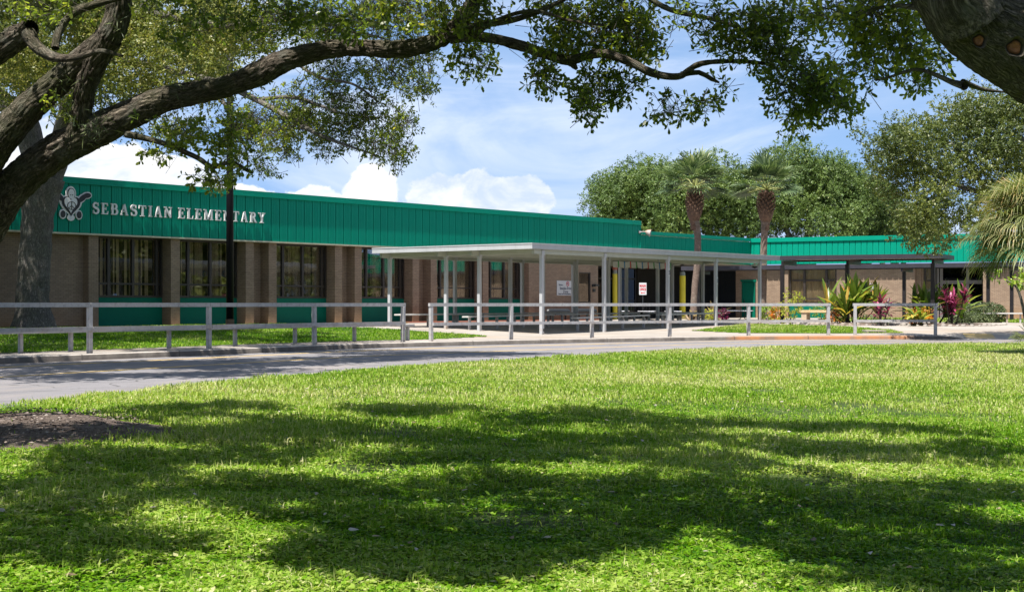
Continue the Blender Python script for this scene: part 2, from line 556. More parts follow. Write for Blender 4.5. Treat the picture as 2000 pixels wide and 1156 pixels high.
M_bark = mat_bark('oak_bark', (0.018, 0.014, 0.010), (0.36, 0.30, 0.24), 0.3, 34, 9, 0.9, 0.02)
M_barkR = mat_bark('oak_bark_pale', (0.03, 0.025, 0.02), (0.46, 0.40, 0.34), 0.15, 44, 13, 0.9, 0.02)
M_barkfar = mat_bark('oak_bark_smooth', (0.06, 0.055, 0.05), (0.30, 0.27, 0.25), 0.15, 24, 7, 0.5, 0.02)
M_palmbark = mat_bark('palm_bark', (0.14, 0.10, 0.08), (0.32, 0.25, 0.215), 0.0, 3, 14, 0.6, 0.03)
M_boot = mat_paint('palm_boots', (0.13, 0.075, 0.05), 0.9, 0.5, 9, 1.0, 20)
M_cut = mat_paint('sawn_wood', (0.30, 0.13, 0.06), 0.85, 0.45, 30, 0.8, 60)
M_lfnear = mat_leaf('oak_leaf_near', [(0, (0.028, 0.05, 0.012)), (0.5, (0.075, 0.105, 0.020)), (0.88, (0.18, 0.205, 0.035)), (1, (0.36, 0.32, 0.07))], 0.36, 0.55, 2.4)
M_lffar = mat_leaf('oak_leaf_fine', [(0, (0.04, 0.06, 0.018)), (0.5, (0.09, 0.12, 0.03)), (0.85, (0.18, 0.20, 0.035)), (1, (0.24, 0.22, 0.06))], 0.45, 0.28, 1.5)
M_lfbg = mat_leaf('broadleaf_bg', [(0, (0.035, 0.075, 0.018)), (0.5, (0.085, 0.14, 0.033)), (0.9, (0.16, 0.22, 0.05)), (1, (0.2, 0.22, 0.06))], 0.5, 0.2, 1.3)
M_palm = mat_leaf('palm_frond', [(0, (0.03, 0.06, 0.025)), (0.5, (0.09, 0.14, 0.06)), (0.85, (0.26, 0.32, 0.17)), (1, (0.4, 0.42, 0.25))], 0.5, 0.2, 1.3, 0.4)
M_palmR = mat_leaf('palm_frond_dry', [(0, (0.08, 0.11, 0.035)), (0.5, (0.17, 0.20, 0.07)), (0.7, (0.32, 0.30, 0.14)), (1, (0.42, 0.28, 0.12))], 0.45, 0.25, 1.3, 0.4)
M_grass = mat_leaf('grass_blade', [(0, (0.032, 0.13, 0.002)), (0.42, (0.13, 0.27, 0.006)), (0.75, (0.33, 0.42, 0.085)), (1, (0.52, 0.50, 0.27))], 0.55, 0.38, 1.3, 0.16)
M_shrub = mat_leaf('green_shrub', [(0, (0.06, 0.12, 0.02)), (0.5, (0.16, 0.26, 0.03)), (1, (0.42, 0.48, 0.08))], 0.4, 0.3)
M_pink = mat_leaf('ti_leaf', [(0, (0.025, 0.012, 0.03)), (0.5, (0.12, 0.014, 0.055)), (0.8, (0.30, 0.03, 0.12)), (1, (0.48, 0.10, 0.22))], 0.4, 0.25, 1.2)
M_croton = mat_leaf('croton_leaf', [(0, (0.07, 0.12, 0.02)), (0.35, (0.2, 0.2, 0.02)), (0.7, (0.6, 0.16, 0.03)), (1, (0.65, 0.42, 0.05))], 0.4, 0.25)
M_hedge = mat_leaf('hedge_leaf', [(0, (0.05, 0.07, 0.03)), (0.6, (0.12, 0.16, 0.07)), (1, (0.24, 0.27, 0.12))], 0.5, 0.15)
M_yelleaf = mat_leaf('yellow_shrub', [(0, (0.16, 0.22, 0.03)), (0.5, (0.4, 0.42, 0.06)), (1, (0.6, 0.5, 0.1))], 0.4, 0.35)
M_brom = mat_leaf('bromeliad_leaf', [(0, (0.06, 0.05, 0.03)), (0.5, (0.20, 0.15, 0.10)), (1, (0.55, 0.42, 0.33))], 0.4, 0.25)

# ------------------------------------------------------------------ ground layout
KERB = catmull([(-20.5, -25), (-19.5, -5), (-17.2, 10), (-14.6, 18), (-12, 23.6), (-9.6, 27.9), (-6.7, 32.6), (-3.9, 37.4), (-1.3, 40.3), (1.5, 42.7),
                (6.2, 46.0), (9.0, 47.1), (11.5, 47.5), (13.6, 47.6), (17, 47.6), (26, 47.2), (60, 46.5), (120, 46)], 0.5)
LAWN = catmull([(-12.0, -25), (-10.8, -5), (-8.3, 6), (-6.6, 12), (-5.45, 15.8), (-4.8, 18.4), (-3.76, 21.8), (-2.1, 25.4), (0, 29), (2.3, 33.1), (5, 36.5), (7.9, 38.6),
                (14.4, 41.4), (24, 42.2), (60, 42), (120, 42)], 0.5)

def poly_dist(poly, x, y):
    """signed distance (+ = left/behind side of the directed line) to a polyline"""
    x = np.atleast_1d(np.asarray(x, float)); y = np.atleast_1d(np.asarray(y, float))
    a = poly[:-1]; b = poly[1:]
    best = np.full(x.shape, 1e9); sg = np.zeros(x.shape)
    for (ax, ay), (bx, by) in zip(a[:, :2], b[:, :2]):
        dx, dy = bx-ax, by-ay
        L2 = dx*dx+dy*dy
        t = np.clip(((x-ax)*dx+(y-ay)*dy)/L2, 0, 1)
        ex = x-ax-t*dx; ey = y-ay-t*dy
        d2 = ex*ex+ey*ey
        m = d2 < best
        best = np.where(m, d2, best)
        sg = np.where(m, dx*(y-ay)-dy*(x-ax), sg)
    return np.sqrt(best)*np.sign(sg)
KD = KERB[::3]
LD = LAWN[::3]
def kdrop(x):
    return 0.112*sstep((x-13.7)/1.6)*(1-sstep((x-16.6)/0.7))
def Gz(x, y, q=None):
    """height of the paved / planted side behind the kerb"""
    if q is None: q = poly_dist(KD, x, y)
    return 0.22*sstep((q-2.0)/9.0)-kdrop(np.asarray(x, float))*(1-sstep((q-0.2)/5.0))-0.06*sstep((np.asarray(x, float)-13)/3)*(1-sstep((q-5)/8))
def gz(x, y):
    return float(Gz(np.array([x]), np.array([y]))[0])
def Lz(x, y, d=None):
    if d is None: d = -poly_dist(LD, x, y)
    x = np.asarray(x, float); y = np.asarray(y, float)
    b = (vnoise(np.stack([x*0.7, y*0.7, x*0+3], -1), 4)-0.5)*0.07
    return -0.10-0.34*sstep(d/15.0)+b*sstep(d/2)
def G_at(px, Y):
    x = (px-1000)/FPX*Y
    return Vector((x, Y, gz(x, Y)))

def strip_sheet(name, curve, offs, zfun, mat, uv=True):
    """sheet made from a curve and side offsets (+ = left normal)"""
    c = curve[:, :2]
    tg = np.gradient(c, axis=0); tg /= np.linalg.norm(tg, axis=1)[:, None]
    nrm = np.stack([-tg[:, 1], tg[:, 0]], -1)
    rows = [c+nrm*o for o in offs]
    V = []
    for rr, o in zip(rows, offs):
        z = zfun(rr[:, 0], rr[:, 1], o)
        V.append(np.column_stack([rr, z]))
    n = len(c); V = np.vstack(V)
    L = np.concatenate([[0], np.cumsum(np.linalg.norm(np.diff(c, axis=0), axis=1))])
    f = []; uvs = []
    F = []
    for j in range(len(offs)-1):
        i = np.arange(n-1)
        F.append(np.stack([j*n+i, j*n+i+1, (j+1)*n+i+1, (j+1)*n+i], -1))
        u0, u1 = L[:-1], L[1:]
        v0 = np.full(n-1, offs[j]); v1 = np.full(n-1, offs[j+1])
        uvs.append(np.stack([u0, v0, u1, v0, u1, v1, u0, v1], -1))
    F = np.vstack(F); uvs = np.vstack(uvs)
    # make sure faces look up
    a, b_, c_ = V[F[0, 0]], V[F[0, 1]], V[F[0, 2]]
    if np.cross(b_-a, c_-a)[2] < 0:
        F = F[:, ::-1]; uvs = uvs.reshape(-1, 4, 2)[:, ::-1].reshape(-1, 8)
    return np_mesh(name, V, F, mat, uv=uvs)

# far ground to the horizon
g = MB(); g.v = [(-2500, -2500, -0.75), (2500, -2500, -0.75), (2500, 4500, -0.75), (-2500, 4500, -0.75)]; g.f = [(0, 1, 2, 3)]
tag(g.obj('ground', M_soil), kind='structure')
# pavement behind the kerb
offs = [0.16, 0.5, 1, 2, 3, 4, 5, 6, 7, 8, 9, 10, 11, 13, 16, 20, 30, 45, 60]
tag(strip_sheet('pavement', KERB, offs, lambda x, y, o: Gz(x, y, np.full(x.shape, o))-0.001, M_conc), kind='structure')
# kerb: a real step
def kerb_mesh():
    sel = KERB
    c = sel[:, :2]
    tg = np.gradient(c, axis=0); tg /= np.linalg.norm(tg, axis=1)[:, None]
    nr = np.stack([-tg[:, 1], tg[:, 0]], -1)
    V = []
    top = -kdrop(c[:, 0])
    top = Gz(c[:, 0], c[:, 1], np.full(len(c), 0.05))+0.003
    prof = [(-0.02, None, -0.20), (-0.02, -0.02, 0), (0.01, 0.0, 0), (0.17, 0.0, 0), (0.17, None, -0.20)]
    for (o, dz, ab) in prof:
        p = c+nr*o
        z = top+dz if dz is not None else np.full(len(c), ab)
        V.append(np.column_stack([p, z]))
    n = len(c); V = np.vstack(V); F = []
    i = np.arange(n-1)
    for j in range(len(prof)-1):
        F.append(np.stack([j*n+i, j*n+i+1, (j+1)*n+i+1, (j+1)*n+i], -1))
    return V, np.vstack(F)
def mat_kerb():
    m, t, b = mat_base('kerb')
    ge = t.new('ShaderNodeTexCoord').outputs['Object']
    s_ = t.new('ShaderNodeSeparateXYZ'); t.link(ge, s_.inputs[0])
    nz = t.new('ShaderNodeNewGeometry'); sz = t.new('ShaderNodeSeparateXYZ'); t.link(nz.outputs['Normal'], sz.inputs[0])
    n = t.noise(ge, 2.2, 7, 0.7)
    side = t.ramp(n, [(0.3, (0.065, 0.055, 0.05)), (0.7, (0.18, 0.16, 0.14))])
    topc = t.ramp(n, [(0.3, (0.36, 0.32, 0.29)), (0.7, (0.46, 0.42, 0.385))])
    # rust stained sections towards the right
    rs = t.math('MULTIPLY', t.mapr(s_.outputs[0], 6.6, 7.2), t.mapr(s_.outputs[0], 13.0, 12.6))
    rn = t.mapr(t.noise(t.comb(t.math('MULTIPLY', s_.outputs[0], 1.3), 0, 0), 1.0, 3), 0.38, 0.52, 0.25, 0.9)
    side = t.mix(t.math('MULTIPLY', rs, rn), side, (0.36, 0.15, 0.055))
    topc = t.mix(t.math('MULTIPLY', rs, 0.75), topc, (0.38, 0.25, 0.16))
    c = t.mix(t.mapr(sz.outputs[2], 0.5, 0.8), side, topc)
    # expansion joints
    jj = t.math('FRACT', t.math('MULTIPLY', t.math('ADD', s_.outputs[0], t.math('MULTIPLY', s_.outputs[1], 0.7)), 0.33))
    c = t.mix(t.mapr(jj, 0.0, 0.02, 0.85, 0), c, (0.04, 0.035, 0.03))
    t.link(c, b.inputs['Base Color']); b.inputs['Roughness'].default_value = 0.9
    bn = t.new('ShaderNodeBump'); bn.inputs['Strength'].default_value = 0.5; bn.inputs['Distance'].default_value = 0.01
    t.link(t.noise(ge, 30, 6, 0.7), bn.inputs['Height']); t.link(bn.outputs[0], b.inputs['Normal'])
    return m
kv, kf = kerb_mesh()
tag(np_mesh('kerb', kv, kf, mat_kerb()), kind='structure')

# road between kerb and lawn edge
def road():
    n = 400
    def resamp(c):
        L = np.concatenate([[0], np.cumsum(np.linalg.norm(np.diff(c[:, :2], axis=0), axis=1))])
        return L
    # pair every lawn edge point with the nearest point of the kerb further on
    lk = resamp(KERB); ll = resamp(LAWN)
    # pair by matched landmarks
    kp = [(-20.5, -25), (-17.2, 10), (-12, 23.6), (-6.7, 32.6), (-3.9, 37.4), (1.5, 42.7), (6.2, 46.0), (11.5, 47.5), (17, 47.6), (60, 46.5), (120, 46)]
    lp = [(-12.0, -25), (-8.3, 6), (-5.45, 15.8), (-3.76, 21.8), (-2.1, 25.4), (0, 29), (5, 36.5), (7.9, 38.6), (14.4, 41.4), (60, 42), (120, 42)]
    def near(c, L, p): return L[np.argmin(np.hypot(c[:, 0]-p[0], c[:, 1]-p[1]))]
    ka = [near(KERB, lk, p) for p in kp]; la = [near(LAWN, ll, p) for p in lp]
    t = np.linspace(0, len(kp)-1, n)
    kk = np.interp(t, range(len(kp)), ka); l2 = np.interp(t, range(len(kp)), la)
    K = np.column_stack([np.interp(kk, lk, KERB[:, 0]), np.interp(kk, lk, KERB[:, 1])])
    L = np.column_stack([np.interp(l2, ll, LAWN[:, 0]), np.interp(l2, ll, LAWN[:, 1])])
    return K, L, kk
RK, RL, RS = road()
def road_pt(f):
    return RK*(1-f)+RL*f
rows = [-0.02, 0.2, 0.4, 0.6, 0.8, 1.0, 1.04]
V = np.vstack([np.column_stack([road_pt(f), np.full(len(RK), -0.12)]) for f in rows])
n = len(RK); F = []; UV = []
i = np.arange(n-1)
for j in range(len(rows)-1):
    F.append(np.stack([(j+1)*n+i, (j+1)*n+i+1, j*n+i+1, j*n+i], -1))
    UV.append(np.stack([RS[:-1], 0*i+rows[j+1], RS[1:], 0*i+rows[j+1], RS[1:], 0*i+rows[j], RS[:-1], 0*i+rows[j]], -1))
tag(np_mesh('road', V, np.vstack(F), M_asph, uv=np.vstack(UV)), kind='structure')
# worn yellow painted lines on the drive
for (f0, f1, s0, s1, lab) in ((0.13, 0.155, 0.18, 0.75, 'far'), (0.44, 0.462, 0.15, 0.80, 'mid')):
    a = road_pt(f0); b = road_pt(f1)
    i0, i1 = int(s0*n), int(s1*n)
    V = np.vstack([np.column_stack([a[i0:i1], np.full(i1-i0, -0.116)]), np.column_stack([b[i0:i1], np.full(i1-i0, -0.116)])])
    k = i1-i0; i = np.arange(k-1)
    tag(np_mesh('road_marking', V, np.stack([k+i, k+i+1, i+1, i], -1), M_yline), kind='structure')

# lawn sheet
c = LAWN[:, :2]
tv = np.linspace(0, 1, 70)**1.6
tgt = np.column_stack([np.linspace(-11, 70, len(c)), np.full(len(c), -26.0)])
Vs = []
for t_ in tv:
    p = c*(1-t_)+tgt*t_
    z = Lz(p[:, 0], p[:, 1])
    Vs.append(np.column_stack([p, z]))
V = np.vstack(Vs); n = len(c); F = []
i = np.arange(n-1)
for j in range(len(tv)-1):
    F.append(np.stack([(j+1)*n+i, (j+1)*n+i+1, j*n+i+1, j*n+i], -1))
lawn = tag(np_mesh('lawn', V, np.vstack(F), M_soil), kind='structure')
# mulch ring round the near oak
MC = (-5.0, 12.7); MR = 2.05
V = [(MC[0], MC[1], 0)]; NA = 72; rr = [0.5, 1.0, 1.5, MR]
for r_ in rr:
    for k in range(NA):
        a = 2*math.pi*k/NA
        q = r_*(1+0.08*math.sin(3*a+1)+0.05*math.sin(7*a)) if r_ > 1.6 else r_
        V.append((MC[0]+q*math.cos(a), MC[1]+q*math.sin(a), 0))
V = np.array(V)
V[:, 2] = Lz(V[:, 0], V[:, 1])+0.05+0.03*vnoise(V*np.array([4, 4, 1]), 3)
V[-NA:, 2] -= 0.06
F = [(0, 1+k, 1+(k+1) % NA) for k in range(NA)]
for j in range(len(rr)-1):
    for k in range(NA):
        F.append((1+j*NA+k, 1+(j+1)*NA+k, 1+(j+1)*NA+(k+1) % NA, 1+j*NA+(k+1) % NA))
tag(new_mesh('mulch', V, F, M_mulch), kind='stuff')

# grass verge regions (world polygons) behind the kerb
def in_poly(x, y, poly):
    ins = np.zeros(x.shape, bool)
    j = len(poly)-1
    for i in range(len(poly)):
        xi, yi = poly[i]; xj, yj = poly[j]
        cnd = ((yi > y) != (yj > y)) & (x < (xj-xi)*(y-yi)/(yj-yi+1e-12)+xi)
        ins ^= cnd
        j = i
    return ins

# frames -------------------------------------------------------------
D1 = Vector((0.6296, 0.7769, 0)); N1 = Vector((-0.7769, 0.6296, 0))      # along main wall, inward
A1 = 55.6
def s_at(px, y):
    u = (px-1000)/FPX
    return (A1+0.7769*y+u*0.6296*y)/(0.6296-0.7769*u)
def s_of(px): return 1.28712*A1/(0.8103-(px-1000)/FPX)
TH1 = math.atan2(D1.y, D1.x)
M1 = Matrix.Translation(Vector((-A1, 0, 0))) @ Matrix.Rotation(TH1, 4, 'Z')     # x=s, y=inward, z
def main_pt(s, y, z=0): return M1 @ Vector((s, y, z))
CY = 85.6; CX = 0.1607*CY
D2 = Vector((0.8875, -0.461, 0)).normalized()
TH2 = math.atan2(D2.y, D2.x)
M2 = Matrix.Translation(Vector((CX, CY, 0))) @ Matrix.Rotation(TH2, 4, 'Z')
def w_of(px, y=0.42):
    u = (px-1000)/FPX
    return (u*(CY+0.8875*y)-CX-0.461*y)/(D2.x-D2.y*u)
M2L = M1.inverted() @ M2
TH3 = math.atan2(0.7809, 0.6247)
M3 = Matrix.Translation(Vector((0.95, 47.5, 0))) @ Matrix.Rotation(TH3, 4, 'Z')
def can_pt(s, p): return M3 @ Vector((s, p, 0))

GK = 1.0
# crown lobes overhead (outside the picture), placed so that the sun throws their shade on the lawn and the drive
SHADE_RNG = random.Random(5)
def ground_under(px, py, zf):
    Y = 15.0
    for _ in range(12):
        x = (px-1000)/FPX*Y
        z = zf(x, Y)
        Y = 0.5*Y+0.5*(1-z)*FPX/(py-HOR)
    return (px-1000)/FPX*Y, Y
def overhead(ells, zf, h0, h1, rlo, rhi, dens):
    o = []
    for (px, py, rx, ry) in ells:
        cx, cy = ground_under(px, py, zf)
        _, yn = ground_under(px, py+ry, zf); _, yf = ground_under(px, py-ry, zf)
        ax = rx*cy/FPX; ay = (yf-yn)/2
        n = max(3, int(math.pi*ax*ay*dens/(rlo*rhi)))
        for k in range(n):
            a = SHADE_RNG.uniform(0, 2*math.pi); q = math.sqrt(SHADE_RNG.random())*0.9
            h = SHADE_RNG.uniform(h0, h1); r = SHADE_RNG.uniform(rlo, rhi)
            gx = cx+ax*q*math.cos(a); gy = cy+ay*q*math.sin(a)
            o.append(((gx+tos.x/tos.z*h, gy+tos.y/tos.z*h, h), (r, r, r*0.6), 1.0))
    return o
lawn_ell = [(400, 795, 120, 10), (760, 812, 110, 12), (1000, 815, 120, 14), (1200, 822, 120, 14), (1400, 835, 130, 14), (1600, 845, 120, 14), (1780, 850, 110, 14), (1930, 885, 80, 18),
 (120, 850, 160, 22), (350, 860, 130, 28), (560, 870, 110, 30), (750, 865, 110, 25), (620, 830, 60, 12), (900, 870, 110, 22), (1060, 885, 120, 28), (1250, 880, 120, 24), (1420, 870, 80, 14), (1650, 885, 130, 16), (1800, 890, 100, 12),
 (60, 960, 110, 50), (260, 930, 100, 25), (420, 960, 110, 30), (600, 960, 90, 25), (820, 985, 120, 28), (980, 960, 110, 14), (1130, 1000, 120, 34), (1330, 960, 110, 20), (1290, 1020, 90, 20), (1480, 1000, 90, 30),
 (1600, 960, 90, 14), (1700, 1000, 90, 30), (1850, 960, 120, 20), (1900, 1050, 110, 40), (1640, 1070, 80, 16), (940, 1060, 130, 34), (760, 1040, 80, 20), (700, 1100, 70, 16), (100, 1070, 70, 20), (880, 1115, 80, 20), (1100, 1060, 80, 20),
 (1780, 1145, 100, 20), (200, 905, 100, 9), (470, 905, 90, 9), (1340, 912, 80, 8), (60, 1015, 90, 22), (230, 985, 70, 16), (560, 1000, 60, 12), (1000, 900, 80, 8), (850, 905, 60, 10)]
lz_ = lambda x, y: float(Lz(np.array([x]), np.array([y]))[0])
over1 = overhead([e for e in lawn_ell if e[0] < 1240], lz_, 5.2, 6.6, 0.32, 0.58, 0.66)
over2 = overhead([e for e in lawn_ell if e[0] >= 1240], lz_, 5.2, 6.6, 0.32, 0.58, 0.66)
def thin(o, x0, x1, y0, y1, keep):
    return [q for q in o if not (x0 < q[0][0] < x1 and y0 < q[0][1] < y1 and SHADE_RNG.random() > keep)]
over1 = thin(over1, -5.2, -0.2, 11.2, 12.9, 0.45)
over1 = thin(over1, -0.5, 3.2, 10.8, 12.6, 0.7)
over2 = thin(over2, -0.5, 3.2, 10.8, 12.6, 0.7)
over2 = thin(over2, 1.7, 3.8, 5.9, 7.8, 0.30)
over1 += [((x, y, z), (r, r, r*.5), 1.) for (x, y, z, r) in ((-4.5, -1, 7, 2.2), (-8.5, 8, 7, 2.2), (-8.5, 3, 7, 2.2), (-9.5, 12, 7.4, 2.0), (-1, -2.5, 7, 2.0))]
over2 += [((x, y, z), (r, r, r*.5), 1.) for (x, y, z, r) in ((3.5, -1.5, 7, 2.2), (8, 5, 7, 2.2), (8.4, 9, 7, 1.8), (6.5, 1, 7, 2.0))]
road_ell = [(80, 715, 110, 14), (250, 712, 120, 12), (420, 708, 120, 12), (600, 702, 120, 10), (760, 695, 90, 8), (900, 690, 90, 5), (150, 735, 130, 7), (350, 728, 110, 6), (60, 692, 100, 8), (520, 722, 80, 4), (1000, 690, 60, 4),
 (130, 677, 70, 6), (300, 674, 50, 6), (430, 664, 50, 5), (600, 668, 40, 4), (560, 655, 30, 4), (60, 665, 60, 5), (250, 655, 60, 5), (370, 690, 70, 5), (560, 684, 60, 4)]
over3 = overhead(road_ell, lambda x, y: -0.1, 8.4, 9.4, 0.45, 0.85, 1.2)
over3 += [((x, y, z), (r, r, r*.5), 1.) for (x, y, z, r) in ((-14, 30, 10, 3.0), (-15, 36, 10, 3.2), (-13, 24, 9, 2.6), (-17, 44, 10, 3.4))]

# ------------------------------------------------------------------ the school building
bld = empty('school_building', (0, 0, 0), 0, 'long low brick school with green ribbed metal fascia and a sunlit wing on the right', 'building')
bld.matrix_basis = M1
def part(mb, name, mat, M=None, bevel=0, parent=None, smooth=False, label=None):
    o = mb.obj(name, mat, parent or bld, M, bevel, smooth)
    if label: o['label'] = label
    return o
S0, S1, S2, SC = 46.0, s_of(1250), 98.9, 110.2
ZT, ZB = 5.30, 3.42
ZT2, ZB2 = 4.79, 3.28
GRD = 0.1
def ribbed(x0, x1, z0, z1, pitch, depth=0.035, capt=0.22, ph=0.0):
    """panel fascia: flat pans with deep open seams and faint minor ribs"""
    mb = MB()
    mb.box(x0, x1, 0.055, 0.25, z0, z1-capt)
    x = x0-ph
    while x < x1:
        a = max(x0, x+0.016); b = min(x1, x+pitch-0.016)
        if b-a > 0.03:
            mb.box(a, b, 0.0, 0.054, z0+0.002, z1-capt)
            for dx in (0.13, 0.21, 0.29):
                if a < x+dx < b-0.02:
                    mb.box(x+dx-0.006, x+dx+0.006, -0.005, -0.0005, z0+0.01, z1-capt-0.01)
        x += pitch
    return mb
def capm(x0, x1, z1, capt=0.22, over=0.045):
    mb = MB()
    mb.box(x0, x1, -over-0.02, 0.3, z1-capt+0.001, z1-capt+0.05)
    mb.box(x0, x1, -over, 0.3, z1-capt+0.052, z1)
    return mb
part(ribbed(S0, S1, ZB, ZT, 0.431), 'fascia', M_green)
part(capm(S0, S1+0.05, ZT), 'coping', M_green)
mb = MB(); mb.box(S0, S1, -0.03, 0.25, ZB-0.055, ZB-0.003)
part(mb, 'drip_edge', M_trim)
part(ribbed(S1+0.06, SC-0.05, ZB2, ZT2, 0.431), 'fascia', M_green)
part(capm(S1+0.06, SC-0.02, ZT2, 0.19), 'coping', M_green)
mb = MB(); mb.box(S1, S1+0.055, -0.02, 1.5, ZB2, ZT-0.003); part(mb, 'fascia_return', M_green)
# soffits and roofs
mb = MB(); mb.box(S0, S1, 0.26, 1.3, ZB-0.04, ZB+0.01); part(mb, 'soffit', M_soffit)
mb = MB(); mb.box(S1+0.06, SC+5, 0.26, 7.5, ZB2-0.04, ZB2+0.01); part(mb, 'soffit', M_soffit)
mb = MB(); mb.box(S0, S1, 0.31, 24, ZT-0.32, ZT-0.25); part(mb, 'roof', M_trim)
mb = MB(); mb.box(S1+0.06, SC+14, 0.31, 24, ZT2-0.32, ZT2-0.25); part(mb, 'roof', M_trim)
# brick wall behind (set back) with window bays
PY = 0.14                 # pillar front plane
WY = 0.62                 # brick infill plane
GY = 0.72                 # window plane
pil = [s_at(px, PY) for px in (173, 334, 480, 525, 654.4, 693, 806, 841.5, 943, 1033)]
PWD = 0.40
bays = [(pil[i]+PWD, pil[j]) for i, j in ((0, 1), (1, 2), (3, 4), (5, 6), (7, 8), (8, 9))]
for (a_, b_, y_) in ((S0, pil[0], 0.44), (pil[2]+PWD, pil[3], WY), (pil[4]+PWD, pil[5], WY), (pil[6]+PWD, pil[7], WY)):
    mb = MB(); mb.box(a_, b_, y_, 1.0, GRD, ZB-0.045); part(mb, 'brick_wall', M_brick)
mb = MB()
SA, SB = pil[9]+PWD, s_at(1168, 0.3)
ws0, ws1 = s_at(1129, 0.35), s_at(1152, 0.35)
mb.box(SA, ws0, 0.30, 1.0, GRD, ZB-0.045)
mb.box(ws1, SB, 0.30, 1.0, GRD, ZB-0.045)
mb.box(ws0, ws1, 0.30, 1.0, GRD, 1.08)
mb.box(ws0, ws1, 0.30, 1.0, 2.58, ZB-0.045)
mb.box(SB-0.3, SB, 1.001, 5.5, GRD, ZB2-0.045)
part(mb, 'brick_wall', M_brick)
for s in pil:
    mb = MB(); mb.box(s, s+PWD, PY, 1.05, GRD, ZB-0.043)
    part(mb, 'pillar', M_brick)
def window(x0, x1, z0, z1, yf, vs, hs, M=None, blind=None, glass=None, fw=0.07, framemat=None, depth=0.09):
    """frame > pane ; vs = mullion fractions, hs = transom heights"""
    fr = MB()
    fr.box(x0, x0+fw, yf-depth, yf, z0, z1); fr.box(x1-fw, x1, yf-depth, yf, z0, z1)
    fr.box(x0+fw, x1-fw, yf-depth, yf, z1-fw, z1); fr.box(x0+fw, x1-fw, yf-depth, yf, z0, z0+fw)
    for v in vs:
        xc = x0+(x1-x0)*v
        fr.box(xc-fw*0.75, xc+fw*0.75, yf-depth-0.004, yf-0.001, z0+fw, z1-fw)
    ed = [x0+fw]+[x0+(x1-x0)*v for v in vs]+[x1-fw]
    for h in hs:
        for a, b in zip(ed[:-1], ed[1:]):
            fr.box(a+fw*0.75, b-fw*0.75, yf-depth+0.004, yf-0.003, h-fw*0.45, h+fw*0.45)
    f = part(fr, 'window', framemat or M_bronze, M)
    gl = MB(); gl.box(x0+0.02, x1-0.02, yf-0.04, yf-0.032, z0+0.02, z1-0.02)
    o = gl.obj('pane', glass or M_glass, f)
    if blind:
        bl = MB(); xx = x0+0.05
        rnd = random.Random(int(x0*100))
        while xx < x1-0.12:
            if rnd.random() < blind:
                a = rnd.uniform(-0.035, 0.035)
                ww = 0.088
                bl.v += [(xx, yf+0.10+a, z0+0.03), (xx+ww, yf+0.10-a*0.4, z0+0.03), (xx+ww, yf+0.10-a*0.4, z1-0.03), (xx, yf+0.10+a, z1-0.03)]
                k = len(bl.v)-4; bl.f.append((k, k+1, k+2, k+3))
            xx += 0.085
        bl.obj('blind', M_blind, f)
    return f
for i, (x0, x1) in enumerate(bays):
    window(x0, x1, 1.24, ZB-0.05, GY, (0.25, 0.585, 0.92), (1.72,), blind=(0.35, 0.55, 0.97, 0.97, 0.9, 0.8)[i])
    mb = MB(); mb.box(x0, x1, GY-0.07, GY+0.1, GRD, 1.235)
    part(mb, 'green_panel', M_greenpan)
# dark classroom volume behind the windows
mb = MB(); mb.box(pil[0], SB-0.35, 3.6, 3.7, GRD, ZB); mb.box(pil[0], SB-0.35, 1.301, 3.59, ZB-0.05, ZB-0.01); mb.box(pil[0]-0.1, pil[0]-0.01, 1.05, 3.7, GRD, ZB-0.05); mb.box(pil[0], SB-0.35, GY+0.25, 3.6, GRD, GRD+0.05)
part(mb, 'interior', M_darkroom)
window(ws0, ws1, 1.08, 2.58, 0.40, (), (), blind=0.2, fw=0.05)
mb = MB(); mb.box(s_at(1157, 0.25), s_at(1157, 0.25)+0.22, 0.22, 0.298, 1.86, 1.98); mb.box(s_at(1157, 0.25)+0.1, s_at(1157, 0.25)+0.42, 0.12, 0.219, 1.90, 1.99)
mb.box(s_at(1158, 0.27), s_at(1158, 0.27)+0.2, 0.24, 0.298, 1.60, 1.76)
part(mb, 'intercom', M_black, bevel=0.01)
# breezeway / main office recess
mb = MB()
mb.box(SB, 126, 5.4, 5.6, GRD, ZB2-0.045)
part(mb, 'office_wall', M_brick)
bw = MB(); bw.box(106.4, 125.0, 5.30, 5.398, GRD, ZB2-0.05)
part(bw, 'shade_panel', M_darkroom)  # near-black panel added to stand in for the breezeway's deep shade
for (a, b, vs, hs) in ((96.3, 99.3, (0.35, 0.7), (2.45,)), (100.0, 104.0, (0.27, 0.5, 0.77), (2.45,)), (104.3, 106.2, (0.5,), (2.45, 1.2))):
    window(a, b, GRD+0.03, 3.1, 5.35, vs, hs, glass=M_glassdk, fw=0.08)
# yellow padded columns
for px, red in ((1201, True), (1333, False)):
    y = 0.55
    s = s_at(px, y)
    cr_ = 0.125 if red else 0.165
    mb = MB(); mb.tube([(s, y, GRD), (s, y, 2.55)], cr_, 20)
    c0 = part(mb, 'column', M_yellow, smooth=False)
    mb = MB(); mb.tube([(s, y, 2.551), (s, y, 2.75)], cr_-0.02, 20); mb.tube([(s, y, 2.60), (s, y, 2.64)], cr_-0.008, 20)
    mb.obj('collar', M_greyband, c0)
    mb = MB(); mb.tube([(s, y, 2.751), (s, y, ZB2-0.04)], 0.125 if red else 0.09, 20)
    mb.obj('column_head', M_redband if red else M_bronze, c0)
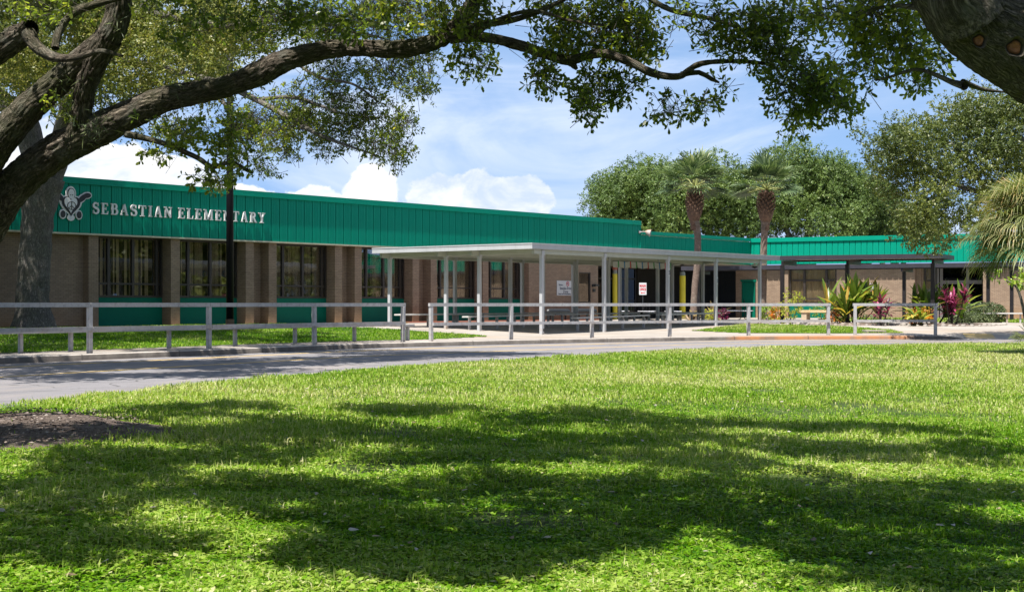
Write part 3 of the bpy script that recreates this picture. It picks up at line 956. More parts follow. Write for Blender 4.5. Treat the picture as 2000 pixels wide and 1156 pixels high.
# ---- sunlit wing
WL = w_of(2300)+26
W0 = w_of(1437)
OV = 0.42
wing = lambda mb, name, mat, **k: part(mb, name, mat, M=M2L, **k)
wing(ribbed(0.0, WL, ZB2, ZT2, 0.326, ph=0.12), 'fascia', M_green)
wing(capm(0.0, WL, ZT2, 0.24), 'coping', M_green)
mb = MB(); mb.box(W0-1, WL, 0.26, 3, ZB2-0.045, ZB2-0.042); wing(mb, 'soffit', M_soffit)
mb = MB(); mb.box(0.2, WL, 0.31, 18, ZT2-0.32, ZT2-0.25); wing(mb, 'roof', M_trim)
zt = ZB2-0.05
def wl(a, b, z0=GRD, z1=zt, y=OV):
    mb = MB(); mb.box(w_of(a), w_of(b), y, y+0.35, z0, z1); wing(mb, 'brick_wall', M_brick)
wl(1437, 1448.5); wl(1448.6, 1475.9, 2.32, zt); wl(1476, 1541)
wl(1634, 1787); wl(1921, 3000)
wl(1787.2, 1800, GRD, zt, y=OV+0.5)
mb = MB(); mb.box(w_of(1787)-0.001, w_of(1787)+0.25, OV+0.352, OV+0.9, GRD, zt)
wing(mb, 'brick_wall', M_brick)
for (a, b) in ((1532, 1541), (1921, 1929)):
    mb = MB(); mb.box(w_of(a), w_of(b), OV-0.16, OV-0.002, GRD, zt); wing(mb, 'pillar', M_brick)
# green door
da, db = w_of(1449), w_of(1475)
mb = MB(); mb.box(da+0.02, db-0.02, OV+0.1, OV+0.16, GRD, 2.28)
dr = wing(mb, 'door', M_greenpan)
mb = MB(); mb.box(da+0.1, da+0.13, OV+0.05, OV+0.098, 1.1, 1.25); mb.obj('handle', M_darkmetal, dr)
mb = MB(); mb.box(da-0.08, db+0.08, OV-0.03, OV-0.003, 2.3, 2.42); mb.box(da, da+0.03, OV-0.02, OV+0.05, GRD, 2.3); mb.box(db-0.03, db, OV-0.02, OV+0.05, GRD, 2.3)
mb.obj('door_frame', M_greenpan, dr)
window(w_of(1541), w_of(1634), 0.98, zt, OV+0.15, (0.32, 0.78), (2.35, 1.30), M=M2L, blind=1.0, fw=0.09)
mb = MB(); mb.box(w_of(1541), w_of(1634), OV+0.05, OV+0.2, GRD, 0.975); wing(mb, 'green_panel', M_greenpan)
window(w_of(1801), w_of(1826), 0.6, zt, OV+0.6, (), (2.3,), M=M2L, blind=1.0, fw=0.09)
window(w_of(1827), w_of(1921), GRD+0.02, zt-0.08, OV+0.55, (0.09, 0.64), (2.25, 2.15), M=M2L, glass=M_glassdk, fw=0.10, framemat=mat_paint('taupe_frame', (0.14, 0.125, 0.115), 0.5))
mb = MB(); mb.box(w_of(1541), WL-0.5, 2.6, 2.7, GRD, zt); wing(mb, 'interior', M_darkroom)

# ------------------------------------------------------------------ text helper
def text_mesh(body, size, mat, M, parent, name='lettering', ext=0.003, align='LEFT', squeeze=1.0, bold=0.0):
    cu = bpy.data.curves.new('tmp', 'FONT')
    cu.body = body; cu.size = size; cu.extrude = ext; cu.align_x = align; cu.offset = bold
    cu.resolution_u = 3
    o = bpy.data.objects.new('tmp', cu)
    me = bpy.data.meshes.new_from_object(o)
    bpy.data.objects.remove(o); bpy.data.curves.remove(cu)
    # text lies in XY; stand it up into XZ
    Rt = Matrix(((squeeze, 0, 0, 0), (0, 0, -1, 0), (0, 1, 0, 0), (0, 0, 0, 1)))
    me.transform(Rt)
    me.materials.clear(); me.materials.append(mat)
    return link(name, me, parent, M)
T = Matrix.Translation

# ------------------------------------------------------------------ serif fascia lettering
def arc(cx, cz, rx, rz, a0, a1, n=14):
    return [(cx+rx*math.cos(R(a0+(a1-a0)*i/n)), cz+rz*math.sin(R(a0+(a1-a0)*i/n))) for i in range(n+1)]
class Glyph:
    def __init__(s): s.mb = MB(); s.k = 0
    def poly(s, p):
        ar = sum(p[i][0]*p[(i+1) % len(p)][1]-p[(i+1) % len(p)][0]*p[i][1] for i in range(len(p)))
        if ar < 0: p = p[::-1]
        d = 0.0006*s.k; s.k += 1
        s.mb.prism(p, -0.050-d, 0.0)
    def rect(s, x0, x1, z0, z1): s.poly([(x0, z0), (x1, z0), (x1, z1), (x0, z1)])
    def stroke(s, pts, wf):
        n = len(pts)
        for i in range(n-1):
            def nn(j):
                a = pts[max(j-1, 0)]; b = pts[min(j+1, n-1)]
                dx, dz = b[0]-a[0], b[1]-a[1]; L = math.hypot(dx, dz)
                return (-dz/L, dx/L)
            w0 = wf(i/(n-1))/2; w1 = wf((i+1)/(n-1))/2
            n0, n1 = nn(i), nn(i+1)
            a, b = pts[i], pts[i+1]
            s.poly([(a[0]-n0[0]*w0, a[1]-n0[1]*w0), (b[0]-n1[0]*w1, b[1]-n1[1]*w1), (b[0]+n1[0]*w1, b[1]+n1[1]*w1), (a[0]+n0[0]*w0, a[1]+n0[1]*w0)])
            s.k -= 1; s.k += (i % 2)
    def bar(s, a, b, w): s.stroke([a, b], lambda t: w)
TK, TN, SR = 0.20, 0.10, 0.07      # thick, thin, serif height (fractions of cap height)
def glyph(ch, g):
    k = TK
    if ch == 'I':
        g.rect(0.11, 0.11+k, 0.02, 0.98); g.rect(0, 0.42, 0, SR); g.rect(0, 0.42, 1-SR, 1); return 0.42
    if ch == 'E':
        g.rect(0.09, 0.09+k, 0.02, 0.98); g.rect(0, 0.68, 0, SR+0.02); g.rect(0, 0.66, 1-SR-0.02, 1); g.rect(0.2, 0.5, 0.46, 0.54)
        g.poly([(0.60, 0), (0.68, 0), (0.73, 0.28), (0.67, 0.28)]); g.poly([(0.58, 1), (0.66, 1), (0.70, 0.74), (0.64, 0.74)]); g.rect(0.45, 0.51, 0.36, 0.64); return 0.74
    if ch == 'L':
        g.rect(0.09, 0.09+k, 0.02, 0.98); g.rect(0, 0.66, 0, SR+0.02); g.rect(0, 0.4, 1-SR, 1); g.poly([(0.58, 0), (0.66, 0), (0.71, 0.32), (0.65, 0.32)]); return 0.72
    if ch == 'T':
        g.rect(0.29, 0.29+k, 0.02, 0.98); g.rect(0.16, 0.62, 0, SR); g.rect(0.02, 0.76, 1-SR-0.02, 1)
        g.poly([(0.02, 1), (0.10, 1), (0.05, 0.70), (0, 0.70)]); g.poly([(0.68, 1), (0.76, 1), (0.78, 0.70), (0.73, 0.70)]); return 0.78
    if ch == 'A':
        g.bar((0.12, 0.03), (0.40, 0.97), TN); g.bar((0.68, 0.03), (0.42, 0.99), k); g.rect(0.2, 0.6, 0.30, 0.38); g.rect(0, 0.28, 0, SR); g.rect(0.52, 0.86, 0, SR); return 0.86
    if ch == 'N':
        g.rect(0.10, 0.10+TN, 0.02, 0.98); g.rect(0.66, 0.66+TN, 0.02, 0.98); g.bar((0.13, 0.96), (0.70, 0.04), k); g.rect(0, 0.3, 0, SR); g.rect(0.56, 0.86, 1-SR, 1); g.rect(0, 0.2, 1-SR, 1); return 0.86
    if ch == 'M':
        g.rect(0.10, 0.10+TN, 0.02, 0.98); g.rect(0.80, 0.80+k, 0.02, 0.98); g.bar((0.16, 0.97), (0.50, 0.06), k*0.95); g.bar((0.50, 0.06), (0.84, 0.97), TN)
        g.rect(0, 0.3, 0, SR); g.rect(0.7, 1.1, 0, SR); g.rect(0, 0.2, 1-SR, 1); g.rect(0.86, 1.1, 1-SR, 1); return 1.1
    if ch == 'Y':
        g.rect(0.33, 0.33+k, 0.02, 0.50); g.bar((0.14, 0.97), (0.43, 0.44), k); g.bar((0.70, 0.97), (0.46, 0.46), TN); g.rect(0.2, 0.66, 0, SR); g.rect(0, 0.34, 1-SR, 1); g.rect(0.56, 0.84, 1-SR, 1); return 0.84
    if ch in 'BR':
        g.rect(0.09, 0.09+k, 0.02, 0.98); g.rect(0, 0.34, 1-SR, 1)
        wf = lambda t: TN*0.9+(k-TN*0.9)*math.sin(math.pi*t)
        g.stroke([(0.25, 0.955)]+arc(0.40, 0.745, 0.20, 0.21, 90, -90)+[(0.25, 0.535)], wf)
        if ch == 'B':
            g.rect(0, 0.34, 0, SR); g.stroke([(0.25, 0.525)]+arc(0.44, 0.285, 0.22, 0.24, 90, -90)+[(0.25, 0.045)], wf); return 0.76
        g.rect(0, 0.38, 0, SR); g.bar((0.42, 0.52), (0.70, 0.03), k); g.rect(0.6, 0.86, 0, SR); return 0.84
    if ch == 'S':
        pts = arc(0.34, 0.73, 0.23, 0.225, 20, 180, 12)+arc(0.34, 0.73, 0.23, 0.2, 190, 250, 5)+arc(0.34, 0.27, 0.25, 0.235, 70, -160, 18)
        g.stroke(pts, lambda t: TN+(k*1.08-TN)*math.sin(math.pi*t)**1.2)
        g.rect(0.535, 0.60, 0.68, 0.98); g.rect(0.06, 0.125, 0.02, 0.32); return 0.66
sign = empty('name_sign', (0, 0, 0), 0, 'pale serif letters reading SEBASTIAN ELEMENTARY mounted on the green fascia', 'sign')
sign.matrix_basis = M1
H = 0.385
for word, xa, xb in (('SEBASTIAN', s_of(178), s_of(333)), ('ELEMENTARY', s_of(346), s_of(515))):
    gl = []
    for ch in word:
        g_ = Glyph(); wd = glyph(ch, g_); gl.append((ch, g_, wd))
    tot = sum(x[2] for x in gl)
    gap = ((xb-xa)/H-tot)/(len(word)-1)
    kx = 1.0
    if gap < 0.06:
        gap = 0.06; kx = (xb-xa)/H/(tot+gap*(len(word)-1))
    x = xa
    for ch, g_, wd in gl:
        g_.mb.v = [(v[0]*H*kx, v[1], v[2]*H) for v in g_.mb.v]
        g_.mb.obj('letter', M_letter, sign, T((x, -0.037, 4.095)))
        x += (wd+gap)*H*kx

# turtle emblem with heart shell and peace ring
emb = empty('turtle_emblem', (0, 0, 0), 0, 'white cut-out turtle emblem with a heart shell and peace ring, left of the lettering', 'emblem')
emb.matrix_basis = M1 @ T((s_of(136.0), -0.037, 4.37))
U = 1.0/62*1.07            # metres per photo pixel on the emblem plane (62 px tall)
def ell(cx, cz, rx, rz, rot=0, n=28):
    c_, s_ = math.cos(R(rot)), math.sin(R(rot))
    return [(cx+rx*math.cos(2*math.pi*i/n)*c_-rz*math.sin(2*math.pi*i/n)*s_, cz+rx*math.cos(2*math.pi*i/n)*s_+rz*math.sin(2*math.pi*i/n)*c_) for i in range(n)]
def heart(sx, sz, cx=0, cz=0, n=48):
    o = []
    for i in range(n):
        t = 2*math.pi*i/n
        o.append((cx+sx*(16*math.sin(t)**3)/16, cz+sz*(13*math.cos(t)-5*math.cos(2*t)-2*math.cos(3*t)-math.cos(4*t))/16))
    return o
class Lay:
    def __init__(s): s.mb = MB(); s.k = 0
    def add(s, poly, y0=-0.03, y1=0.0):
        p = [(a*U, b*U) for a, b in poly]
        ar = sum(p[i][0]*p[(i+1) % len(p)][1]-p[(i+1) % len(p)][0]*p[i][1] for i in range(len(p)))
        if ar < 0: p = p[::-1]
        s.mb.prism(p, y0-0.0008*s.k, y1); s.k += 1
KX = 1.22   # real width is larger than seen: the wall is oblique
wsh = Lay()
wsh.add(heart(24*KX*0.86, 25, 0, -2)); wsh.add(ell(0, 21, 9.5*KX, 14)); wsh.add(ell(0, -26, 7*KX, 6.5))
for sx in (-1, 1):
    wsh.add(ell(sx*15*KX, -20, 6.5*KX, 9.5)); wsh.add(ell(sx*20*KX, 12, 12*KX, 7.5, sx*38)); wsh.add(ell(sx*30*KX, 19, 9.5*KX, 7, sx*8))
wsh.mb.obj('backing', M_letter, emb)
bk = Lay(); bk.add(heart(20*KX*0.86, 21.5, 0, -1.5), -0.052, -0.045)
for sx in (-1, 1):
    bk.add(ell(sx*15*KX, -20, 4.4*KX, 7), -0.054, -0.046); bk.add(ell(sx*21*KX, 13, 10*KX, 5.2, sx*38), -0.056, -0.046); bk.add(ell(sx*30*KX, 19, 7.2*KX, 4.8, sx*8), -0.058, -0.046)
    bk.add(ell(sx*2.2, 18, 0.9, 1.2), -0.075, -0.06)
bk.add(ell(0, 20.5, 7*KX, 11.3), -0.052, -0.045)
bk.mb.obj('black_shapes', M_blacklogo, emb)
wi = Lay(); wi.add(heart(14.0*KX*0.86, 17.5, -1.5, 0.2), -0.070, -0.062); wi.add(ell(0, 20.2, 5.8*KX, 9.8), -0.070, -0.0605)
wi.mb.obj('white_inlay', M_letter, emb)
pr = Lay()
for i in range(32):
    a0, a1 = 2*math.pi*i/32, 2*math.pi*(i+1)/32
    pr.add([(8.3*KX*math.cos(a0), 8.3*math.sin(a0)-3), (8.3*KX*math.cos(a1), 8.3*math.sin(a1)-3), (7.0*KX*math.cos(a1), 7.0*math.sin(a1)-3), (7.0*KX*math.cos(a0), 7.0*math.sin(a0)-3)], -0.078, -0.072); pr.k = 0
pr.k = 1; pr.add([(-0.8, -11), (0.8, -11), (0.8, 5.5), (-0.8, 5.5)], -0.078, -0.072)
for sx in (-1, 1):
    pr.k += 1; pr.add([(sx*0.3, -2.2), (sx*0.3, -4), (sx*7.5, -9.6), (sx*8.2, -8.6)], -0.078, -0.072)
pr.mb.obj('peace_ring', M_blacklogo, emb)

# floodlight on the fascia end
fl = empty('flood_lamp', tuple(main_pt(S1+0.1, -0.02, 4.72)), TH1, 'small round white flood lamp at the step in the green fascia', 'lamp')
mb = MB(); mb.tube([(-0.2, -0.02, 0), (-0.05, -0.16, 0.02), (0.05, -0.28, 0)], 0.025, 8); mb.box(-0.26, -0.14, -0.03, 0.0, -0.07, 0.07); mb.obj('bracket', M_white, fl)
mb = MB(); mb.tube([(0.02, -0.22, 0.02), (0.06, -0.30, 0), (0.14, -0.44, -0.05), (0.15, -0.46, -0.055)], [0.05, 0.12, 0.19, 0.185], 18); mb.obj('lamp_head', M_white, fl, smooth=False)
mb = MB(); mb.tube([(0.1505, -0.462, -0.0555), (0.155, -0.47, -0.058)], [0.15, 0.12], 18); mb.obj('lens', M_greyband, fl)

# ------------------------------------------------------------------ pole lamp in front of the school
Yp = 45.6; gp = G_at(449, Yp)
lp = empty('lamp_pole', tuple(gp), 0, 'tall dark steel light pole standing in the grass verge before the school', 'pole')
mb = MB(); mb.tube([(0, 0, 0), (0, 0, 5.2), (0, 0, 11.5)], [0.115, 0.105, 0.085], 20); mb.obj('pole', M_pole, lp, smooth=True)
mb = MB(); mb.tube([(0, 0, 0.0), (0, 0, 0.35)], [0.135, 0.13], 20); mb.obj('base_sleeve', mat_paint('rusty_base', (0.12, 0.075, 0.045), 0.8, 0.3, 6), lp)
mb = MB(); mb.box(-0.06, 1.0, -0.05, 0.05, 11.5, 11.58); mb.box(0.7, 1.4, -0.17, 0.17, 11.42, 11.57); mb.obj('lamp_arm', M_pole, lp)

# ------------------------------------------------------------------ white walkway canopy
PS = [0.0, 3.46, 7.43, 10.76, 14.1]; PP = [0.0, 2.60, 4.06, 6.66]
can = empty('walkway_canopy', tuple(M3.translation), TH3, 'flat white metal walkway canopy on square posts in front of the school', 'canopy')
RS0, RS1, RP0, RP1, RZ = -0.68, 15.5, -0.14, 6.86, 2.93
mb = MB(); mb.box(RS0+0.03, RS1-0.03, RP0+0.03, RP1-0.03, RZ-0.10, RZ-0.02)
x = RS0+0.4
while x < RS1-0.2:
    mb.box(x, x+0.02, RP0+0.04, RP1-0.04, RZ-0.125, RZ-0.1005); x += 0.406
mb.obj('roof_deck', M_cream, can)
mb = MB()
mb.box(RS0, RS1, RP0, RP0+0.028, RZ-0.18, RZ); mb.box(RS0, RS1, RP1-0.028, RP1, RZ-0.18, RZ)
mb.box(RS0, RS0+0.028, RP0+0.0285, RP1-0.0285, RZ-0.18, RZ); mb.box(RS1-0.028, RS1, RP0+0.0285, RP1-0.0285, RZ-0.18, RZ)
mb.box(RS0-0.012, RS1+0.012, RP0-0.012, RP0-0.0005, RZ-0.03, RZ+0.006); mb.box(RS0-0.012, RS0-0.0005, RP0, RP1, RZ-0.03, RZ+0.006)
mb.obj('canopy_fascia', M_white, can)
for p in PP:
    mb = MB(); mb.box(PS[0]-0.45, PS[-1]+0.5, p-0.05, p+0.05, RZ-0.33, RZ-0.1265); mb.obj('beam', M_cream, can)
for s in PS[:1]+PS[-1:]:
    mb = MB(); mb.box(s-0.05, s+0.05, PP[0]+0.051, PP[-1]-0.051, RZ-0.30, RZ-0.127); mb.obj('cross_beam', M_cream, can)
for p in PP:
    for s in PS:
        c_ = can_pt(s, p); z0 = gz(c_.x, c_.y)-0.02
        mb = MB(); mb.box(s-0.056, s+0.056, p-0.056, p+0.056, z0, RZ-0.331)
        mb.box(s-0.07, s+0.07, p-0.075, p-0.0505, RZ-0.37, RZ-0.20); mb.box(s-0.07, s+0.07, p+0.0505, p+0.075, RZ-0.37, RZ-0.20)
        po = mb.obj('post', M_white, can, bevel=0.008)
        if (p, s) == (0.0, PS[2]) or (p, s) == (0.0, PS[3]):
            pl = MB(); pl.box(s-0.05, s+0.05, -0.064, -0.0575, 2.0 if s == PS[2] else 1.75, 2.28 if s == PS[2] else 2.02)
            pl.obj('number_plate', M_sign, po)
            text_mesh('5' if s == PS[2] else '1', 0.22, M_ink, T((s-0.045, -0.067, 2.06 if s == PS[2] else 1.80)), po, 'number')
        if (p, s) == (0.0, 0.0):
            pl = MB(); pl.box(0.0, 0.05, -0.062, -0.0575, z0+0.12, z0+0.2); pl.obj('outlet_cover', M_black, po)
# card garland under the canopy
gar = empty('card_garland', tuple(can_pt(0, 0)), TH3, 'row of small white cards with coloured clips hanging under the canopy edge', 'garland')
pA = can_pt(0, 0)
s_a, s_b = PS[2]+0.15, PS[3]-0.1
mb = MB(); mb.bar((s_a, 2.5, 2.60), (s_b+1.0, 2.5, 2.60), 0.012, 0.012); mb.obj('cord', M_ink, gar)
gc = [mat_paint('clip_'+nm, c_, 0.6) for nm, c_ in (('green', (0.05, 0.35, 0.1)), ('blue', (0.03, 0.2, 0.5)), ('red', (0.6, 0.05, 0.05)))]
k = 0; x = s_a
while x < s_b+0.8:
    mb = MB(); dz = 0.02*math.sin(k*2.1)
    mb.v = [(x, 2.49, 2.59+dz), (x+0.30, 2.485, 2.59-dz), (x+0.30, 2.47, 2.36-dz), (x, 2.475, 2.36+dz), (x, 2.497, 2.59+dz), (x+0.30, 2.492, 2.59-dz), (x+0.30, 2.477, 2.36-dz), (x, 2.482, 2.36+dz)]
    mb.f = [(3, 2, 1, 0), (4, 5, 6, 7), (0, 1, 5, 4), (1, 2, 6, 5), (2, 3, 7, 6), (3, 0, 4, 7)]
    mb.obj('card', M_sign, gar)
    mb = MB(); mb.box(x+0.315, x+0.365, 2.48, 2.495, 2.35, 2.60); mb.obj('divider', gc[k % 3], gar)
    x += 0.40; k += 1

# ------------------------------------------------------------------ dark canopy by the wing
PA = Vector((0.1793*59.8, 59.8, 0)); PB = Vector(((1838-1000)/FPX*57.0, 57.0, 0))
dd = (PB-PA).normalized(); TH4 = math.atan2(dd.y, dd.x); LB = (PB-PA).length
def dark_canopy(name, label, org, th, L, dep, z, posts, arms, th_=0.17, soff=True):
    o = empty(name, tuple(org), th, label, 'canopy')
    mb = MB(); mb.box(0.03, L-0.03, 0.03, dep-0.03, z-0.10, z-0.03); mb.obj('roof_deck', M_soffit, o)
    mb = MB(); mb.box(0, L, 0, 0.029, z-th_, z); mb.box(0, L, dep-0.029, dep, z-th_, z); mb.box(0, 0.029, 0.0295, dep-0.0295, z-th_, z); mb.box(L-0.029, L, 0.0295, dep-0.0295, z-th_, z)
    mb.obj('canopy_fascia', M_darkfascia, o)
    Mo = Matrix.Translation(org) @ Matrix.Rotation(th, 4, 'Z')
    for (x, y, a0, a1) in posts:
        wp = Mo @ Vector((x, y, 0)); z0 = gz(wp.x, wp.y)-0.02
        mb = MB(); mb.box(x-0.075, x+0.075, y-0.075, y+0.075, z0, z-th_-0.17); mb.obj('post', M_darkmetal, o, bevel=0.008)
        mb = MB(); mb.box(x-0.05, x+0.05, a0, a1, z-th_-0.168, z-th_-0.001); mb.obj('arm', M_darkmetal, o)
    return o
def loc_in(org, th, px, Y):
    v = Matrix.Rotation(-th, 4, 'Z') @ (Vector(((px-1000)/FPX*Y, Y, 0))-org)
    return v.x, v.y
x1, y1 = loc_in(PA, TH4, 1528, 60.6); x2, y2 = loc_in(PA, TH4, 1655, 59.3); x3, y3 = loc_in(PA, TH4, 1822, 57.9)
dark_canopy('entrance_canopy', 'flat dark bronze canopy joined to the end of the white canopy, over the plant bed', PA+Vector((0, 0, 0.0)), TH4, LB, 3.0, 2.94,
            [(x1, y1, y1, 2.9), (x2, y2, y2, 2.9), (x3, y3, y3, 2.9)], [])
QA = Vector(((1330-1000)/FPX*73.2, 73.2, 0)); QB = Vector(((1905-1000)/FPX*66.5, 66.5, 0))
dq = (QB-QA).normalized(); TH5 = math.atan2(dq.y, dq.x)
ps = []
for px in (1364, 1766, 1930, 1976):
    # intersect with a line parallel to the canopy, 0.6 m behind its front edge
    best = None
    for Yt in np.arange(60, 76, 0.05):
        x_, y_ = loc_in(QA, TH5, px, Yt)
        if best is None or abs(y_-0.5) < best[0]: best = (abs(y_-0.5), x_, y_)
    ps.append((best[1], best[2], 0.04, 2.0))
dark_canopy('wing_canopy', 'long dark bronze canopy along the sunlit wing, behind the plant bed', QA, TH5, (QB-QA).length+6, 2.1, 2.86, ps, [], 0.20)

# ------------------------------------------------------------------ kerbside rail fences
def kerb_at_px(px, off):
    """point on the offset kerb curve seen at this column"""
    c = KERB[:, :2]
    tg = np.gradient(c, axis=0); tg /= np.linalg.norm(tg, axis=1)[:, None]
    p = c+np.stack([-tg[:, 1], tg[:, 0]], -1)*off
    u = p[:, 0]/np.maximum(p[:, 1], 0.1)
    m = p[:, 1] > 5
    idx = np.where(m)[0]
    t = (px-1000)/FPX
    uu = u[idx]
    for a, b in zip(range(len(idx)-1), range(1, len(idx))):
        if (uu[a]-t)*(uu[b]-t) <= 0 and uu[b] != uu[a]:
            f = (t-uu[a])/(uu[b]-uu[a])
            q = p[idx[a]]*(1-f)+p[idx[b]]*f
            return Vector((q[0], q[1], 0))
    return Vector((t*47.9, 47.9, 0))
def fence(name, label, pxs, off=0.42, low=0.5):
    pts = [kerb_at_px(px, off) if not isinstance(px, tuple) else Vector((px[0], px[1], 0)) for px in pxs]
    o = empty(name, tuple(pts[0]), 0, label, 'fence', 'white rail fences along the kerb')
    b = pts[0].copy()
    for i, p in enumerate(pts):
        z0 = gz(p.x, p.y)-0.01
        d = (pts[min(i+1, len(pts)-1)]-pts[max(i-1, 0)]).normalized()
        th = math.atan2(d.y, d.x)+random.uniform(-0.02, 0.02)
        mb = MB(); mb.box(-0.046, 0.046, -0.046, 0.046, z0, 0.938)
        mb.obj('post', M_rail, o, T(p-b) @ Matrix.Rotation(th, 4, 'Z') @ Matrix.Rotation(random.uniform(-0.012, 0.012), 4, 'X'), bevel=0.006)
    for zc, hh, w_ in ((0.985, 0.09, 0.09), (low, 0.08, 0.06)):
        mb = MB()
        for a, c in zip(pts[:-1], pts[1:]):
            d = (c-a).normalized(); nn_ = Vector((d.y, -d.x, 0))*(0.0 if zc > 0.9 else 0.078)
            e = 0.06 if zc > 0.9 else 0.05
            mb.bar(a-b+nn_-d*0.0+Vector((0, 0, zc)), c-b+nn_-d*0.012+Vector((0, 0, zc)), w_, hh)
        if zc > 0.9:
            a, c = pts[0], pts[1]; d = (c-a).normalized(); mb.bar(a-b-d*0.065+Vector((0, 0, zc)), a-b-d*0.001+Vector((0, 0, zc)), w_, hh)
            a, c = pts[-2], pts[-1]; d = (c-a).normalized(); mb.bar(c-b+d*0.001+Vector((0, 0, zc)), c-b+d*0.065+Vector((0, 0, zc)), w_, hh)
        mb.obj('top_rail' if zc > 0.9 else 'lower_rail', M_rail, o)
    return o
fence('rail_fence', 'leftmost white wooden rail fence, running along the kerb up to the walkway opening', [(-14.6, 17.0), (-12.4, 23.4), -60, 175, 408, 614, 787])
fence('rail_fence', 'long white rail fence in front of the white canopy', [842, 998, 1156, 1308, 1462, 1618], low=0.46)
fence('rail_fence', 'short two-post white rail fence in front of the tall pink-leaved plants', [1670, 1827], low=0.46)

# ------------------------------------------------------------------ benches
def bench(name, label, a, b, legs, ht=0.46, wd=0.28, group=None, cat='bench', legw=0.07, topmat=None, legmat=None, tt=0.05):
    a = Vector((a[0], a[1], 0)); b = Vector((b[0], b[1], 0))
    L = (b-a).length; d = (b-a).normalized(); th = math.atan2(d.y, d.x)
    z0 = gz(a.x, a.y); z1 = gz(b.x, b.y)
    o = empty(name, (a.x, a.y, z0), th, label, cat, group)
    mb = MB()
    sl = (z1-z0)
    b0 = len(mb.v)
    for k in (-1, 1):
        y0, y1_ = (-wd/2, -0.006) if k < 0 else (0.006, wd/2)
        mb.bar((0, (y0+y1_)/2, ht-tt/2), (L, (y0+y1_)/2, ht-tt/2+sl), abs(y1_-y0), tt)
    mb.obj('seat', topmat or M_seat, o)
    for i in range(legs):
        x = 0.22+(L-0.44)*i/(legs-1)
        g0 = sl*x/L
        ly = 0.035 if legw < 0.1 else wd/2-0.04
        mb = MB(); mb.box(x-legw/2, x+legw/2, -ly, ly, g0-0.02, g0+ht-tt-0.001)
        mb.obj('leg', legmat or M_rail, o)
    return o
def gpt(px, Y): return ((px-1000)/FPX*Y, Y)
# long kerb bench behind the left fence
pts = [kerb_at_px(px, 1.55) for px in (804, 620, 395, 232, 60, -70)]
kb = empty('kerb_bench', tuple(pts[0]), 0, 'long low white plank bench on short posts, just behind the leftmost rail fence', 'bench')
mb = MB(); b0 = pts[0]
for a, c in zip(pts[:-1], pts[1:]):
    mb.bar(a-b0+Vector((0, 0, 0.425)), c-b0+Vector((0, 0, 0.425)), 0.24, 0.05)
mb.obj('seat', M_rail, kb)
for px in (796, 692, 576, 459, 330, 138, 40):
    p = kerb_at_px(px, 1.55); z0 = gz(p.x, p.y)-0.02
    mb = MB(); mb.box(-0.035, 0.035, -0.045, 0.045, z0, 0.398)
    mb.obj('leg', M_rail, kb, T(p-b0) @ Matrix.Rotation(0.9, 4, 'Z'), bevel=0.005)
GB = 'white plank benches under the white canopy'
def cb(s0, s1, p): 
    a = can_pt(s0, p); b = can_pt(s1, p); return (a.x, a.y), (b.x, b.y)
bl = [(-0.6, 3.9, 5.75, 4, 'bench under the canopy at its far left edge, nearest the green panels'),
      (0.1, 4.9, 3.3, 4, 'bench along the middle of the canopy at its left end'),
      (5.6, 9.6, 5.75, 4, 'bench under the canopy in front of the notice board and small window'),
      (5.3, 10.4, 3.3, 4, 'bench along the middle of the canopy, behind its second front post'),
      (11.0, 14.6, 3.3, 4, 'bench along the middle of the canopy at its right end, before the palms'),
      (3.1, 7.6, 1.0, 4, 'bench near the front edge of the canopy, between its second and third posts'),
      (8.4, 12.6, 1.0, 4, 'bench near the front edge of the canopy, at its third and fourth posts')]
for (a, b, p, lg, lab) in bl:
    q0, q1 = cb(a, b, p)
    bench('plank_bench', 'white plank '+lab, q0, q1, lg, group=GB)
# bench stub reaching past the fence end
bench('plank_bench', 'white plank bench starting in the gap between the two rail fences', gpt(778, 50.6), gpt(1000, 54.5), 5, group=GB)
# right-hand bench
bench('side_bench', 'grey plank bench on short legs beside the clipped hedge', gpt(1905, 63.0), gpt(2030, 62.0), 5, ht=0.42, legmat=M_rail)
# stone bench in plant bed
bench('stone_bench', 'tan concrete slab bench between yellow shrub and tall ti plants', gpt(1565, 66.5), gpt(1630, 65.5), 2, ht=0.52, wd=0.45, legw=0.25, tt=0.11,
      topmat=mat_paint('tan_stone', (0.55, 0.40, 0.22), 0.85, 0.15, 5, 0.3), legmat=mat_paint('tan_stone_leg', (0.45, 0.36, 0.26), 0.85, 0.15, 5, 0.3))
# dark padded rolls on stands by the brick wall
for (px0, px1, lab) in ((1067, 1112, 'dark padded bench against the brick wall under the smoke-free notice'), (1124, 1164, 'dark padded bench against the brick wall below the small window')):
    sa, sb_ = s_at(px0, -0.55), s_at(px1, -0.55)
    a = main_pt(sa, -0.55); b = main_pt(sb_, -0.55)
    z0 = gz(a.x, a.y); L = sb_-sa
    o = empty('padded_bench', (a.x, a.y, z0), TH1, lab, 'bench')
    mb = MB(); mb.tube([(0, 0, 0.42), (0.06, 0, 0.42), (0.14, 0, 0.42), (L-0.14, 0, 0.42), (L-0.06, 0, 0.42), (L, 0, 0.42)], [0.02, 0.12, 0.155, 0.155, 0.12, 0.02], 14); mb.obj('seat', M_black, o, smooth=True)
    for x in (0.3, L-0.3):
        mb = MB(); mb.box(x-0.025, x+0.025, -0.03, 0.03, -0.02, 0.30); mb.box(x-0.03, x+0.03, -0.2, 0.2, -0.02, 0.01); mb.obj('leg', M_black, o)
